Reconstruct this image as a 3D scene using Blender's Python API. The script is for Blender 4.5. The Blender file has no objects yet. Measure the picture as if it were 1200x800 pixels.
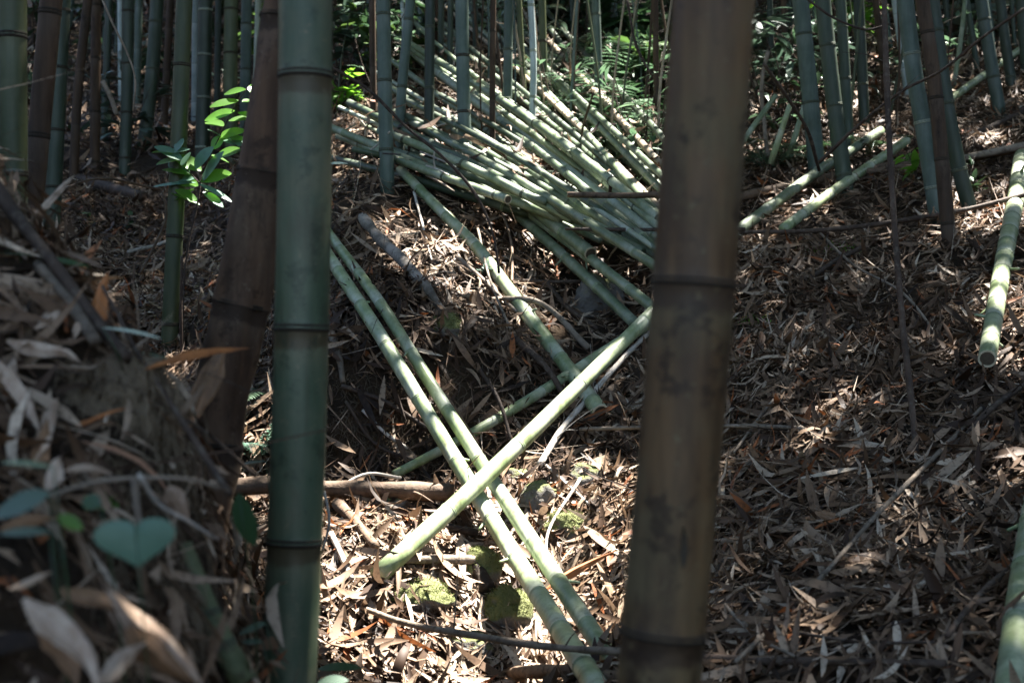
import bpy, math, random
import numpy as np
from mathutils import Vector, Matrix, Quaternion, noise as mnoise

random.seed(11)
RNG = np.random.default_rng(7)
SKY_STRENGTH, SUN_STRENGTH, EXPOSURE = 0.045, 5.0, 3.3
SC = bpy.context.scene
COL = SC.collection
F = 1200 * 50 / 36.0                      # focal length of the 50 mm lens in photo pixels
SUN = Vector((0.30, 0.27, 1.0)).normalized()   # towards the sun

# ------------------------------------------------------------------ terrain
def P(px, py, d):
    return Vector(((px - 600) / F * d, d, (400 - py) / F * d))

CTRL = [
 # stream bed
 (450,840,3.75),(590,815,4.02),(700,815,4.0),(400,760,4.0),(590,735,4.25),(720,740,4.2),(420,650,4.28),(450,682,4.17),(560,670,4.45),(558,578,4.9),
 (700,640,4.5),(400,590,4.75),(520,600,4.7),(650,570,4.9),(740,540,5.0),
 # earth bank behind it
 (390,530,5.0),(470,535,5.03),(560,522,5.1),(400,430,5.1),(500,432,5.18),(580,420,5.33),(700,470,5.4),(740,400,5.8),
 (650,400,5.75),(700,340,6.3),(740,300,6.6),
 (400,350,5.6),(480,340,5.8),(570,330,6.05),(400,240,6.5),(450,220,6.9),(540,220,7.2),(620,270,6.9),(700,250,7.2),
 (420,150,7.8),(540,140,8.3),(640,180,8.2),(740,200,8.0),(420,80,9.3),(540,60,10.0),(660,80,10.5),(760,100,10.0),
 (540,0,12.0),(660,0,12.5),(760,20,12.0),(600,-150,17),(600,-400,26),(300,-300,26),(900,-350,24),(600,-700,42),
 # right bank
 (850,790,3.1),(1000,800,2.9),(1150,820,2.7),(870,680,3.6),(1000,690,3.5),(1150,700,3.3),(870,560,4.3),(1020,560,4.2),
 (1180,560,4.0),(880,440,5.1),(1020,440,5.1),(1180,440,4.8),(890,340,6.1),(1020,340,6.0),(1180,330,5.7),(890,260,7.0),
 (1000,240,7.1),(1100,280,6.5),(1180,240,6.9),(900,180,8.3),(1000,160,8.6),(1100,180,8.2),(1190,150,8.4),(900,90,9.8),
 (1050,80,10.5),(1190,80,10.2),(900,20,12),(1100,0,13),(1190,0,12.5),(1400,720,3.0),(1400,420,4.6),(1400,170,7.5),
 (1400,0,10),(1500,-300,22),(1100,-250,20),
 # left hollow behind the near mound
 (300,560,4.9),(280,600,4.65),(300,450,5.5),(220,420,6.0),(250,330,7.2),(150,340,7.0),(100,300,7.5),(250,250,8.5),
 (150,250,8.5),(60,240,8.8),(300,200,9.5),(200,190,9.8),(100,180,10),(300,130,11.3),(150,130,12),(30,130,12),
 (250,60,13.5),(100,60,14.2),(200,-60,17.5),(0,-60,17),(-200,0,13),(-200,250,8),
 # near mound at the left
 (0,228,2.6),(50,335,2.4),(130,402,2.3),(180,445,2.2),(225,560,2.1),(250,700,1.95),(0,400,2.1),
 (100,480,2.05),(150,600,1.9),(0,600,1.75),(100,720,1.65),(200,790,1.7),(0,800,1.5),(262,800,1.88),
]
WORLD_CTRL = [(-1.0,3.5,-.05),(-.6,3.1,-.72),(-.35,2.7,-.95),(-1.6,3.5,.25),(-1.5,4.6,-.15),(-1.0,4.1,-.55),(-.35,3.3,-.9),
 (-1.7,2.4,.5),(-2.3,3.0,.8),(-1.3,1.5,-.1),(-1.6,.9,0),(0,0,-1.5),(0,1.5,-1.35),(.05,2.6,-1.1),(.6,1.5,-1.1),(1.2,1.5,-.75),
 (1.55,2.0,-.6),(-.45,1.0,-1.1),(-.30,1.6,-.9),(-.27,1.9,-.92),(-.30,2.2,-.98),(-.36,2.45,-1.0),(-.45,2.5,-.92),(2.6,1.5,0),(2.6,.4,-.2),(0,-3,-1.9),(-3,-3,-.3),(3,-3,-.3),(-3,1,.6),
 (8,-3,2.5),(8,3,2.8),(8,8,4),(-8,-3,2),(-8,3,2.2),(-8,8,2.2),(-12,14,5),(12,14,7),(0,-12,-3),(-12,-12,4),(12,-12,4),
 (-20,30,16),(20,30,18),(0,60,30),(-40,10,12),(40,10,14),(-40,60,34),(40,60,36),(-40,-20,8),(40,-20,8),(0,-30,-5)]
_pts = np.array([list(P(*c)) for c in CTRL] + [list(c) for c in WORLD_CTRL])

def _tps(XY, Z, lam=0.012):
    n = len(XY)
    d = np.linalg.norm(XY[:,None]-XY[None], axis=2)
    K = np.where(d > 0, d**2*np.log(d+1e-12), 0) + lam*np.eye(n)
    Pm = np.hstack([np.ones((n,1)), XY])
    A = np.vstack([np.hstack([K,Pm]), np.hstack([Pm.T, np.zeros((3,3))])])
    return np.linalg.solve(A, np.concatenate([Z, np.zeros(3)]))
_W = _tps(_pts[:,:2], _pts[:,2])
def tps_eval(x, y):
    out = np.zeros(x.shape)
    for i, (cx, cy) in enumerate(_pts[:,:2]):
        r2 = (x-cx)**2 + (y-cy)**2
        out += _W[i]*0.5*r2*np.log(r2+1e-12)
    return out + _W[-3] + _W[-2]*x + _W[-1]*y

def axis(lo, hi, fine_lo, fine_hi, step, grow=1.22):
    a = list(np.arange(fine_lo, fine_hi+1e-6, step))
    s, v = step, a[-1]
    while v < hi: s *= grow; v += s; a.append(v)
    s, v = step, a[0]
    while v > lo: s *= grow; v -= s; a.insert(0, v)
    return np.array(a)
GX = axis(-45, 45, -4.2, 4.2, 0.06)
GY = axis(-25, 70, 0.8, 11.5, 0.06)
XX, YY = np.meshgrid(GX, GY)
ZZ = tps_eval(XX, YY)
_n = np.zeros_like(ZZ)
for j in range(ZZ.shape[0]):
    for i in range(ZZ.shape[1]):
        x, y = XX[j,i], YY[j,i]
        _n[j,i] = 0.045*mnoise.noise(Vector((x*2.1, y*2.1, 3.1))) + 0.03*mnoise.noise(Vector((x*5.3, y*5.3, 1.7))) + 0.014*mnoise.noise(Vector((x*12, y*12, .7)))
ZZ = ZZ + _n
def gz(x, y):
    i = int(np.clip(np.searchsorted(GX, x)-1, 0, len(GX)-2)); j = int(np.clip(np.searchsorted(GY, y)-1, 0, len(GY)-2))
    u = (x-GX[i])/(GX[i+1]-GX[i]); v = (y-GY[j])/(GY[j+1]-GY[j])
    return ZZ[j,i]*(1-u)*(1-v)+ZZ[j,i+1]*u*(1-v)+ZZ[j+1,i]*(1-u)*v+ZZ[j+1,i+1]*u*v
def gz_np(x, y):
    i = np.clip(np.searchsorted(GX, x)-1, 0, len(GX)-2); j = np.clip(np.searchsorted(GY, y)-1, 0, len(GY)-2)
    u = (x-GX[i])/(GX[i+1]-GX[i]); v = (y-GY[j])/(GY[j+1]-GY[j])
    return ZZ[j,i]*(1-u)*(1-v)+ZZ[j,i+1]*u*(1-v)+ZZ[j+1,i]*(1-u)*v+ZZ[j+1,i+1]*u*v
def gnormal(x, y, e=0.08):
    return Vector((-(gz(x+e,y)-gz(x-e,y))/(2*e), -(gz(x,y+e)-gz(x,y-e))/(2*e), 1)).normalized()
def onray(px, py, lift=0.0, dmin=1.0, dmax=45):
    """The place along the line of sight of a photo pixel that stands LIFT above the ground."""
    d = dmin
    while d < dmax:
        p = P(px, py, d)
        if p.z - gz(p.x, p.y) <= lift: break
        d += 0.02 + d*0.002
    lo, hi = d-0.06, d
    for _ in range(12):
        m = (lo+hi)/2; p = P(px, py, m)
        if p.z - gz(p.x, p.y) <= lift: hi = m
        else: lo = m
    return P(px, py, hi)

# ------------------------------------------------------------------ materials
def newmat(name):
    m = bpy.data.materials.new(name); m.use_nodes = True
    nt = m.node_tree; nt.nodes.clear()
    out = nt.nodes.new('ShaderNodeOutputMaterial')
    return m, nt, out
def N(nt, t, **kw):
    n = nt.nodes.new(t)
    for k, v in kw.items(): setattr(n, k, v)
    return n
def mixc(nt, fac, a, b, blend='MIX'):
    n = nt.nodes.new('ShaderNodeMix'); n.data_type = 'RGBA'; n.blend_type = blend
    for s, v in ((n.inputs[0], fac), (n.inputs[6], a), (n.inputs[7], b)):
        if hasattr(v, 'is_output'): nt.links.new(v, s)
        elif isinstance(v, (int, float)): s.default_value = v
        else: s.default_value = (*v, 1)
    return n.outputs[2]
def maprange(nt, v, a, b, c=0.0, d=1.0, smooth=True):
    n = nt.nodes.new('ShaderNodeMapRange'); n.interpolation_type = 'SMOOTHSTEP' if smooth else 'LINEAR'
    nt.links.new(v, n.inputs[0])
    for i, x in zip((1,2,3,4), (a,b,c,d)): n.inputs[i].default_value = x
    return n.outputs[0]
def noise_tex(nt, coord, scale, detail=4, rough=.6, stretch=None):
    if stretch:
        mp = nt.nodes.new('ShaderNodeMapping'); mp.inputs['Scale'].default_value = stretch
        nt.links.new(coord, mp.inputs[0]); coord = mp.outputs[0]
    n = nt.nodes.new('ShaderNodeTexNoise'); n.inputs['Scale'].default_value = scale
    n.inputs['Detail'].default_value = detail; n.inputs['Roughness'].default_value = rough
    nt.links.new(coord, n.inputs[0]); return n.outputs[0]
def bsdf(nt, out, color, rough=.5, spec=.4, bump=None, bstr=.3, bdist=.01):
    b = nt.nodes.new('ShaderNodeBsdfPrincipled')
    if hasattr(color, 'is_output'): nt.links.new(color, b.inputs['Base Color'])
    else: b.inputs['Base Color'].default_value = (*color, 1)
    if hasattr(rough, 'is_output'): nt.links.new(rough, b.inputs['Roughness'])
    else: b.inputs['Roughness'].default_value = rough
    b.inputs['Specular IOR Level'].default_value = spec
    if bump is not None:
        bp = nt.nodes.new('ShaderNodeBump'); bp.inputs['Strength'].default_value = bstr; bp.inputs['Distance'].default_value = bdist
        nt.links.new(bump, bp.inputs['Height']); nt.links.new(bp.outputs[0], b.inputs['Normal'])
    if out: nt.links.new(b.outputs[0], out.inputs[0])
    return b
def hsv_random(nt, color, amount=.3):
    oi = nt.nodes.new('ShaderNodeObjectInfo'); h = nt.nodes.new('ShaderNodeHueSaturation')
    nt.links.new(maprange(nt, oi.outputs['Random'], 0, 1, 1-amount, 1+amount, False), h.inputs['Value'])
    nt.links.new(color, h.inputs['Color']); return h.outputs[0]

def bamboo_mat(name, c1, c2, bloom, bloom_amt=.5, stain=(.03,.03,.02), stain_amt=.4, rough=.45, spec=.35, rnd=.25, scar=(.035,.028,.018), zone=None, spots=0.0, scar_amt=.55):
    m, nt, out = newmat(name)
    co = N(nt, 'ShaderNodeTexCoord').outputs['Object']
    at = N(nt, 'ShaderNodeAttribute', attribute_name='node_d').outputs['Fac']
    fib = noise_tex(nt, co, 1.0, 5, .6, (70,70,6))
    blot = noise_tex(nt, co, 7.0, 5, .65)
    blot2 = noise_tex(nt, co, 1.0, 4, .6, (22,22,3))
    c = mixc(nt, maprange(nt, blot2, .35, .65), c1, c2)
    c = mixc(nt, maprange(nt, blot, .42, .72, 0, bloom_amt), c, bloom)
    # waxy bloom under each node, fading away from it
    below = maprange(nt, at, -.10, -.006, 0, 1); above = maprange(nt, at, -.002, .002, 1, 0)
    mm = N(nt, 'ShaderNodeMath', operation='MULTIPLY'); nt.links.new(below, mm.inputs[0]); nt.links.new(above, mm.inputs[1])
    m2 = N(nt, 'ShaderNodeMath', operation='MULTIPLY'); nt.links.new(mm.outputs[0], m2.inputs[0]); m2.inputs[1].default_value = min(1, bloom_amt*1.1)
    c = mixc(nt, m2.outputs[0], c, bloom)
    c = mixc(nt, maprange(nt, fib, .3, .75, 0, .3), c, tuple(x*.55 for x in c1))
    st = noise_tex(nt, co, 1.0, 6, .7, (14,14,5))
    c = mixc(nt, maprange(nt, st, .52, .75, 0, stain_amt), c, stain)
    ab = N(nt, 'ShaderNodeMath', operation='ABSOLUTE'); nt.links.new(at, ab.inputs[0])
    c = mixc(nt, maprange(nt, ab.outputs[0], .002, .008, scar_amt, 0), c, scar)
    if zone:                                                 # weathered collar under each node
        zf = noise_tex(nt, co, 1.0, 5, .7, (25,25,40))
        zz = N(nt, 'ShaderNodeMath', operation='MULTIPLY_ADD'); nt.links.new(zf, zz.inputs[0]); zz.inputs[1].default_value = -.03; nt.links.new(at, zz.inputs[2])
        z1 = maprange(nt, zz.outputs[0], -.055, -.042, 0, .85); z2 = maprange(nt, at, -.002, .002, 1, 0)
        zm = N(nt, 'ShaderNodeMath', operation='MULTIPLY'); nt.links.new(z1, zm.inputs[0]); nt.links.new(z2, zm.inputs[1])
        c = mixc(nt, zm.outputs[0], c, zone)
    if spots:                                                # lichen, mould and scratches
        s1 = noise_tex(nt, co, 55, 5, .75); s2 = noise_tex(nt, co, 16, 6, .75); s3 = noise_tex(nt, co, 1.0, 3, .5, (180,180,4))
        c = mixc(nt, maprange(nt, s1, .60, .68, 0, spots), c, bloom); c = mixc(nt, maprange(nt, s2, .53, .64, 0, spots*.8), c, tuple(x*.35 for x in c1))
        c = mixc(nt, maprange(nt, s3, .64, .72, 0, spots*.6), c, stain)
    c = hsv_random(nt, c, rnd)
    bsdf(nt, out, c, maprange(nt, blot, .3, .7, rough-.08, rough+.15), spec, fib, .15, .004)
    return m
M = {}
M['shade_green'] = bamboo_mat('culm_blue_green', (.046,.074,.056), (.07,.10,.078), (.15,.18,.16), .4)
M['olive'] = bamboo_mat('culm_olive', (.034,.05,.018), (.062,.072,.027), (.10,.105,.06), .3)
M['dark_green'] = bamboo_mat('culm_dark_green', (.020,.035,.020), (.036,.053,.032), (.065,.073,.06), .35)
M['front_green'] = bamboo_mat('culm_front_green', (.050,.078,.046), (.086,.108,.064), (.15,.135,.08), .6, (.06,.05,.028), .7, .42, .35, 0, (.03,.022,.014), (.055,.04,.02), .75)
M['front_yellow'] = bamboo_mat('culm_front_yellow_green', (.034,.046,.016), (.055,.068,.028), (.10,.105,.06), .5, (.05,.04,.02), .4, .4, .3, 0)
M['front_brown'] = bamboo_mat('culm_front_brown', (.055,.030,.013), (.135,.078,.033), (.125,.10,.05), .65, (.03,.018,.011), .8, .55, .3, 0, (.02,.016,.013), (.045,.026,.014), .95)
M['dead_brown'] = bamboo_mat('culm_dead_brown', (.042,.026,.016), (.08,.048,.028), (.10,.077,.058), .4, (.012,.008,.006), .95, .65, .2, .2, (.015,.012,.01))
M['dead_split'] = bamboo_mat('culm_dead_split', (.05,.028,.016), (.115,.064,.035), (.15,.11,.075), .5, (.010,.007,.005), 1.0, .7, .2, 0, (.015,.011,.008), (.03,.018,.011), .8)
M['pale_blue'] = bamboo_mat('culm_pale_bloom', (.22,.28,.27), (.30,.36,.35), (.45,.5,.5), .6, (.06,.07,.06), .25)
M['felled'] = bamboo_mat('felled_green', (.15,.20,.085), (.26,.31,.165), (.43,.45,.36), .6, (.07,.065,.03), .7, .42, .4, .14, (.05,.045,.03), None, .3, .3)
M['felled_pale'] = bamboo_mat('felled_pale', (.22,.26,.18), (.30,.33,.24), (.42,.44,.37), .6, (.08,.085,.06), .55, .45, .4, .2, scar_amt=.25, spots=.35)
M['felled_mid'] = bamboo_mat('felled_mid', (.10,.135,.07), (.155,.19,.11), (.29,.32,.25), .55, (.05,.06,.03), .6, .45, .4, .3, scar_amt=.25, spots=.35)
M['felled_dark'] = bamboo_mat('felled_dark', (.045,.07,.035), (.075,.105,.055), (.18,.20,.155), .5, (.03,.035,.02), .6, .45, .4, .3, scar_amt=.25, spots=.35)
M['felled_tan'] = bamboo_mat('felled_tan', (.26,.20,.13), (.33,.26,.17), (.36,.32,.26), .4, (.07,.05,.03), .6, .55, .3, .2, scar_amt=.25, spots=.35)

def wood_mat(name, c1, c2, c3, rough=.75, scale=9.0):
    m, nt, out = newmat(name)
    co = N(nt, 'ShaderNodeTexCoord').outputs['Object']
    a = noise_tex(nt, co, scale, 6, .7); b = noise_tex(nt, co, scale*5, 4, .6)
    c = mixc(nt, maprange(nt, a, .38, .62), c1, c2); c = mixc(nt, maprange(nt, b, .5, .7, 0, .8), c, c3)
    bsdf(nt, out, hsv_random(nt, c, .25), rough, .25, b, .5, .01); return m
M['twig_dark'] = wood_mat('twig_dark', (.03,.02,.014), (.06,.04,.028), (.10,.08,.06))
M['twig_grey'] = wood_mat('twig_grey', (.12,.095,.07), (.2,.16,.12), (.05,.036,.025))
M['twig_pale'] = wood_mat('twig_pale', (.36,.32,.27), (.46,.42,.36), (.2,.16,.12))
M['twig_brown'] = wood_mat('twig_brown', (.10,.065,.04), (.15,.10,.065), (.04,.027,.018))
M['log_mottled'] = wood_mat('log_mottled', (.10,.085,.065), (.30,.26,.22), (.06,.05,.04), .8, 7)
M['ring_dark'] = wood_mat('node_ring_dark', (.022,.017,.012), (.04,.03,.018), (.05,.04,.025))
M['ring_green'] = wood_mat('node_ring_green', (.05,.06,.04), (.09,.10,.065), (.03,.03,.02))
M['ring_felled'] = wood_mat('node_ring_felled', (.17,.21,.12), (.25,.30,.19), (.10,.11,.07))
M['ring_pale'] = wood_mat('node_ring_pale', (.2,.23,.17), (.3,.33,.26), (.10,.11,.08))
M['cut'] = wood_mat('cut_bamboo', (.42,.36,.24), (.5,.44,.3), (.3,.24,.15))
M['hollow'] = wood_mat('hollow_shade', (.05,.04,.025), (.08,.06,.04), (.03,.02,.015))
M['root'] = wood_mat('root_fibre', (.09,.065,.04), (.16,.12,.075), (.05,.035,.02))
M['rhizome'] = wood_mat('rhizome_green', (.07,.085,.04), (.12,.13,.065), (.05,.045,.025))

def leaf_mat(name, c1, c2, trans=.35, rough=.4, spec=.5, tcol=None, rnd=.2):
    m, nt, out = newmat(name)
    co = N(nt, 'ShaderNodeTexCoord').outputs['Object']
    at = N(nt, 'ShaderNodeAttribute', attribute_name='tint').outputs['Fac']
    c = mixc(nt, at, c1, c2)
    n = noise_tex(nt, co, 25, 3); c = mixc(nt, maprange(nt, n, .5, .75, 0, .4), c, tuple(x*.6 for x in c1))
    c = hsv_random(nt, c, rnd)
    b = bsdf(nt, None, c, rough, spec)
    t = N(nt, 'ShaderNodeBsdfTranslucent')
    if tcol: t.inputs[0].default_value = (*tcol, 1)
    else: nt.links.new(c, t.inputs[0])
    mx = N(nt, 'ShaderNodeMixShader'); mx.inputs[0].default_value = trans
    nt.links.new(b.outputs[0], mx.inputs[1]); nt.links.new(t.outputs[0], mx.inputs[2]); nt.links.new(mx.outputs[0], out.inputs[0])
    return m
M['leaf_bright'] = leaf_mat('leaf_bright', (.07,.16,.025), (.11,.24,.04), .5, .35, .5, (.22,.5,.04))
M['leaf_lime'] = leaf_mat('leaf_lime', (.055,.11,.025), (.085,.15,.035), .35, .4, .4)
M['leaf_heart'] = leaf_mat('leaf_heart', (.085,.16,.11), (.10,.19,.13), .2, .45, .4, None, 0)
M['moss'] = leaf_mat('moss', (.06,.075,.02), (.20,.22,.08), .2, .8, .1)
M['leaf_blue'] = leaf_mat('leaf_blue_green', (.055,.095,.065), (.075,.12,.08), .2, .4, .5)
M['leaf_dark'] = leaf_mat('leaf_dark', (.025,.06,.025), (.045,.09,.035), .3, .35, .5)
M['fern'] = leaf_mat('fern_green', (.055,.11,.055), (.11,.18,.10), .35, .35, .8)
M['leaf_white_lit'] = leaf_mat('leaf_pale_lit', (.45,.55,.42), (.55,.6,.5), .3, .4, .5)  # near-white colour stands in for sun glare on bright-lit leaves
M['canopy'] = leaf_mat('canopy_leaf', (.05,.085,.025), (.08,.11,.04), .22, .5, .3)

def litter_mat():
    m, nt, out = newmat('dry_bamboo_leaf')
    at = N(nt, 'ShaderNodeAttribute', attribute_name='tint').outputs['Fac']
    r = N(nt, 'ShaderNodeValToRGB'); nt.links.new(at, r.inputs[0])
    e = r.color_ramp.elements
    stops = [(0,(.016,.009,.005)),(.2,(.045,.024,.013)),(.38,(.105,.062,.035)),(.55,(.20,.132,.083)),(.74,(.33,.245,.17)),(.9,(.47,.385,.29)),(.93,(.25,.085,.028)),(1,(.18,.06,.022))]
    e[0].position, e[0].color = stops[0][0], (*stops[0][1],1); e[1].position, e[1].color = 1, (*stops[-1][1],1)
    for p, c in stops[1:-1]:
        x = e.new(p); x.color = (*c,1)
    co = N(nt, 'ShaderNodeTexCoord').outputs['Object']
    n = noise_tex(nt, co, 70, 4)
    c = mixc(nt, maprange(nt, n, .48, .7, 0, .75), r.outputs[0], (.045,.026,.015))
    b = bsdf(nt, None, c, .6, .22)
    t = N(nt, 'ShaderNodeBsdfTranslucent'); nt.links.new(c, t.inputs[0])
    mx = N(nt, 'ShaderNodeMixShader'); mx.inputs[0].default_value = .15
    nt.links.new(b.outputs[0], mx.inputs[1]); nt.links.new(t.outputs[0], mx.inputs[2]); nt.links.new(mx.outputs[0], out.inputs[0])
    return m
M['litter'] = litter_mat()
def sheath_mat(name, c1, c2, c3):
    m, nt, out = newmat(name)
    co = N(nt, 'ShaderNodeTexCoord').outputs['Object']
    a = noise_tex(nt, co, 1, 5, .7, (30,30,8)); b = noise_tex(nt, co, 14, 5, .7)
    c = mixc(nt, maprange(nt, a, .35, .65), c1, c2); c = mixc(nt, maprange(nt, b, .52, .7, 0, .8), c, c3)
    bsdf(nt, out, c, .6, .3, a, .3, .004); return m
M['sheath_pale'] = sheath_mat('sheath_pale', (.25,.17,.115), (.40,.31,.23), (.10,.06,.035))
M['sheath_brown'] = sheath_mat('sheath_brown', (.12,.065,.03), (.2,.11,.055), (.05,.03,.018))
M['sheath_orange'] = sheath_mat('sheath_orange', (.26,.09,.025), (.34,.13,.04), (.11,.045,.02))
def soil_mat():
    m, nt, out = newmat('forest_soil')
    co = N(nt, 'ShaderNodeTexCoord').outputs['Object']
    a = noise_tex(nt, co, 3, 6, .7); b = noise_tex(nt, co, 40, 5, .7)
    c = mixc(nt, maprange(nt, a, .4, .6), (.035,.024,.015), (.07,.045,.026)); c = mixc(nt, maprange(nt, b, .5, .7, 0, .7), c, (.02,.015,.011))
    mo = noise_tex(nt, co, 2.2, 5, .75); c = mixc(nt, maprange(nt, mo, .62, .74, 0, .6), c, (.03,.045,.014))
    bsdf(nt, out, c, .9, .15, b, 1.0, .06); return m
M['soil'] = soil_mat()
def rock_mat(name, moss):
    m, nt, out = newmat(name)
    co = N(nt, 'ShaderNodeTexCoord'); geo = N(nt, 'ShaderNodeNewGeometry')
    a = noise_tex(nt, co.outputs['Object'], 9, 6, .7); b = noise_tex(nt, co.outputs['Object'], 60, 4, .7)
    c = mixc(nt, a, (.07,.065,.058), (.2,.185,.165))
    sp = N(nt, 'ShaderNodeSeparateXYZ'); nt.links.new(geo.outputs['Normal'], sp.inputs[0])
    ad = N(nt, 'ShaderNodeMath', operation='ADD'); nt.links.new(sp.outputs[2], ad.inputs[0]); nt.links.new(a, ad.inputs[1])
    fac = maprange(nt, ad.outputs[0], 1.0-moss, 1.5-moss)
    mc = mixc(nt, b, (.06,.07,.02), (.22,.23,.10))
    c = mixc(nt, fac, c, mc)
    bsdf(nt, out, c, .9, .15, b, .9, .02); return m
M['rock_mossy'] = rock_mat('rock_mossy', .75); M['rock_dark'] = rock_mat('rock_dark', .1)

# ------------------------------------------------------------------ object helpers
def tag(o, label, cat, group=None):
    o['label'] = label; o['category'] = cat
    if group: o['group'] = group
    return o
def link_mesh(name, verts, faces, mat, parent=None, attrs=None, smooth=True, origin=None):
    me = bpy.data.meshes.new(name)
    v = np.asarray(verts, dtype=float).reshape(-1, 3)
    if origin is not None: v = v - np.array(origin)
    me.from_pydata(v.tolist(), [], [tuple(f) for f in faces]); me.update()
    if smooth: me.polygons.foreach_set('use_smooth', np.ones(len(me.polygons), dtype=bool))
    for k, a in (attrs or {}).items():
        at = me.attributes.new(k, 'FLOAT', 'POINT'); at.data.foreach_set('value', np.asarray(a, dtype=np.float32))
    me.materials.append(mat)
    o = bpy.data.objects.new(name, me); COL.objects.link(o)
    if parent is not None: o.parent = parent
    elif origin is not None: o.location = origin
    return o
def big_mesh(name, verts, quads, mat, tint=None, smooth=True):
    """Large numpy mesh of quads."""
    me = bpy.data.meshes.new(name)
    nv, nf = len(verts), len(quads)
    me.vertices.add(nv); me.vertices.foreach_set('co', np.ascontiguousarray(verts, dtype=np.float32).ravel())
    me.loops.add(nf*4); me.loops.foreach_set('vertex_index', np.ascontiguousarray(quads, dtype=np.int32).ravel())
    me.polygons.add(nf); me.polygons.foreach_set('loop_start', np.arange(0, nf*4, 4, dtype=np.int32))
    me.polygons.foreach_set('use_smooth', np.full(nf, smooth))
    me.update(calc_edges=True); me.validate()
    if tint is not None:
        at = me.attributes.new('tint', 'FLOAT', 'POINT'); at.data.foreach_set('value', np.ascontiguousarray(tint, dtype=np.float32))
    me.materials.append(mat)
    o = bpy.data.objects.new(name, me); COL.objects.link(o); return o
def empty(name, loc):
    o = bpy.data.objects.new(name, None); COL.objects.link(o); o.location = loc; o.empty_display_size = .1
    return o
def catmull(pts, n):
    """Smooth curve through PTS; tangents weighted by chord length so uneven spacing makes no loops."""
    pts = [Vector(p) for p in pts]
    if len(pts) == 2: return [pts[0].lerp(pts[1], i/n) for i in range(n+1)]
    h = [max((b-a).length, 1e-6) for a, b in zip(pts, pts[1:])]
    sl = [(b-a)/l for a, b, l in zip(pts, pts[1:], h)]
    tg = [sl[0]]+[(sl[i-1]*h[i]+sl[i]*h[i-1])/(h[i-1]+h[i]) for i in range(1, len(pts)-1)]+[sl[-1]]
    out = []
    for k in range(len(pts)-1):
        for i in range(n):
            t = i/n; t2, t3 = t*t, t*t*t
            out.append(pts[k]*(2*t3-3*t2+1)+tg[k]*(h[k]*(t3-2*t2+t))+pts[k+1]*(3*t2-2*t3)+tg[k+1]*(h[k]*(t3-t2)))
    out.append(pts[-1]); return out
class Path:
    def __init__(self, pts, n=14):
        self.p = catmull(pts, n)
        self.s = [0.0]
        for a, b in zip(self.p, self.p[1:]): self.s.append(self.s[-1]+(b-a).length)
        self.L = self.s[-1]
    def at(self, s):
        s = min(max(s, 0), self.L)
        k = int(np.clip(np.searchsorted(self.s, s)-1, 0, len(self.p)-2))
        u = (s-self.s[k])/max(self.s[k+1]-self.s[k], 1e-9)
        return self.p[k].lerp(self.p[k+1], u)
    def tan(self, s): return (self.at(s+.01)-self.at(s-.01)).normalized()
def tube(path, ss, rr, sides=14, cap=True, wob=0.0, seed=0):
    verts, faces = [], []
    t0 = path.tan(ss[0]); ref = Vector((1,0,0)) if abs(t0.x) < .8 else Vector((0,1,0))
    u = t0.cross(ref).normalized()
    for s, r in zip(ss, rr):
        t = path.tan(s); u = (u - t*u.dot(t)).normalized(); w = t.cross(u); c = path.at(s)
        for k in range(sides):
            a = 2*math.pi*k/sides
            rk = r*(1+wob*mnoise.noise(Vector((math.cos(a)*1.5+seed, math.sin(a)*1.5, s*9)))) if wob else r
            verts.append(c + u*math.cos(a)*rk + w*math.sin(a)*rk)
    n = len(ss)
    for i in range(n-1):
        for k in range(sides):
            a, b = i*sides+k, i*sides+(k+1)%sides
            faces.append((a, b, b+sides, a+sides))
    if cap:
        faces.append(tuple(range(sides-1, -1, -1))); faces.append(tuple(range((n-1)*sides, n*sides)))
    return verts, faces

# one unit ring, shared by every node
_rv, _rf = [], []
_prof = [(.95,-1.2),(1.02,-1.0),(1.055,-.6),(1.075,-.2),(1.05,.05),(1.012,.22),(1.02,.5),(1.055,.85),(1.045,1.15),(1.0,1.5),(.95,1.6)]
_S = 24
for (r, z) in _prof:
    for k in range(_S):
        a = 2*math.pi*k/_S; _rv.append((r*math.cos(a), r*math.sin(a), z))
for i in range(len(_prof)-1):
    for k in range(_S):
        a, b = i*_S+k, i*_S+(k+1)%_S; _rf.append((a, b, b+_S, a+_S))
RING = {}
def ring_mesh(mat):
    if mat not in RING:
        me = bpy.data.meshes.new('node_ring'); me.from_pydata(_rv, [], _rf)
        me.polygons.foreach_set('use_smooth', np.ones(len(me.polygons), dtype=bool)); me.materials.append(M[mat]); RING[mat] = me
    return RING[mat]

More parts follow.
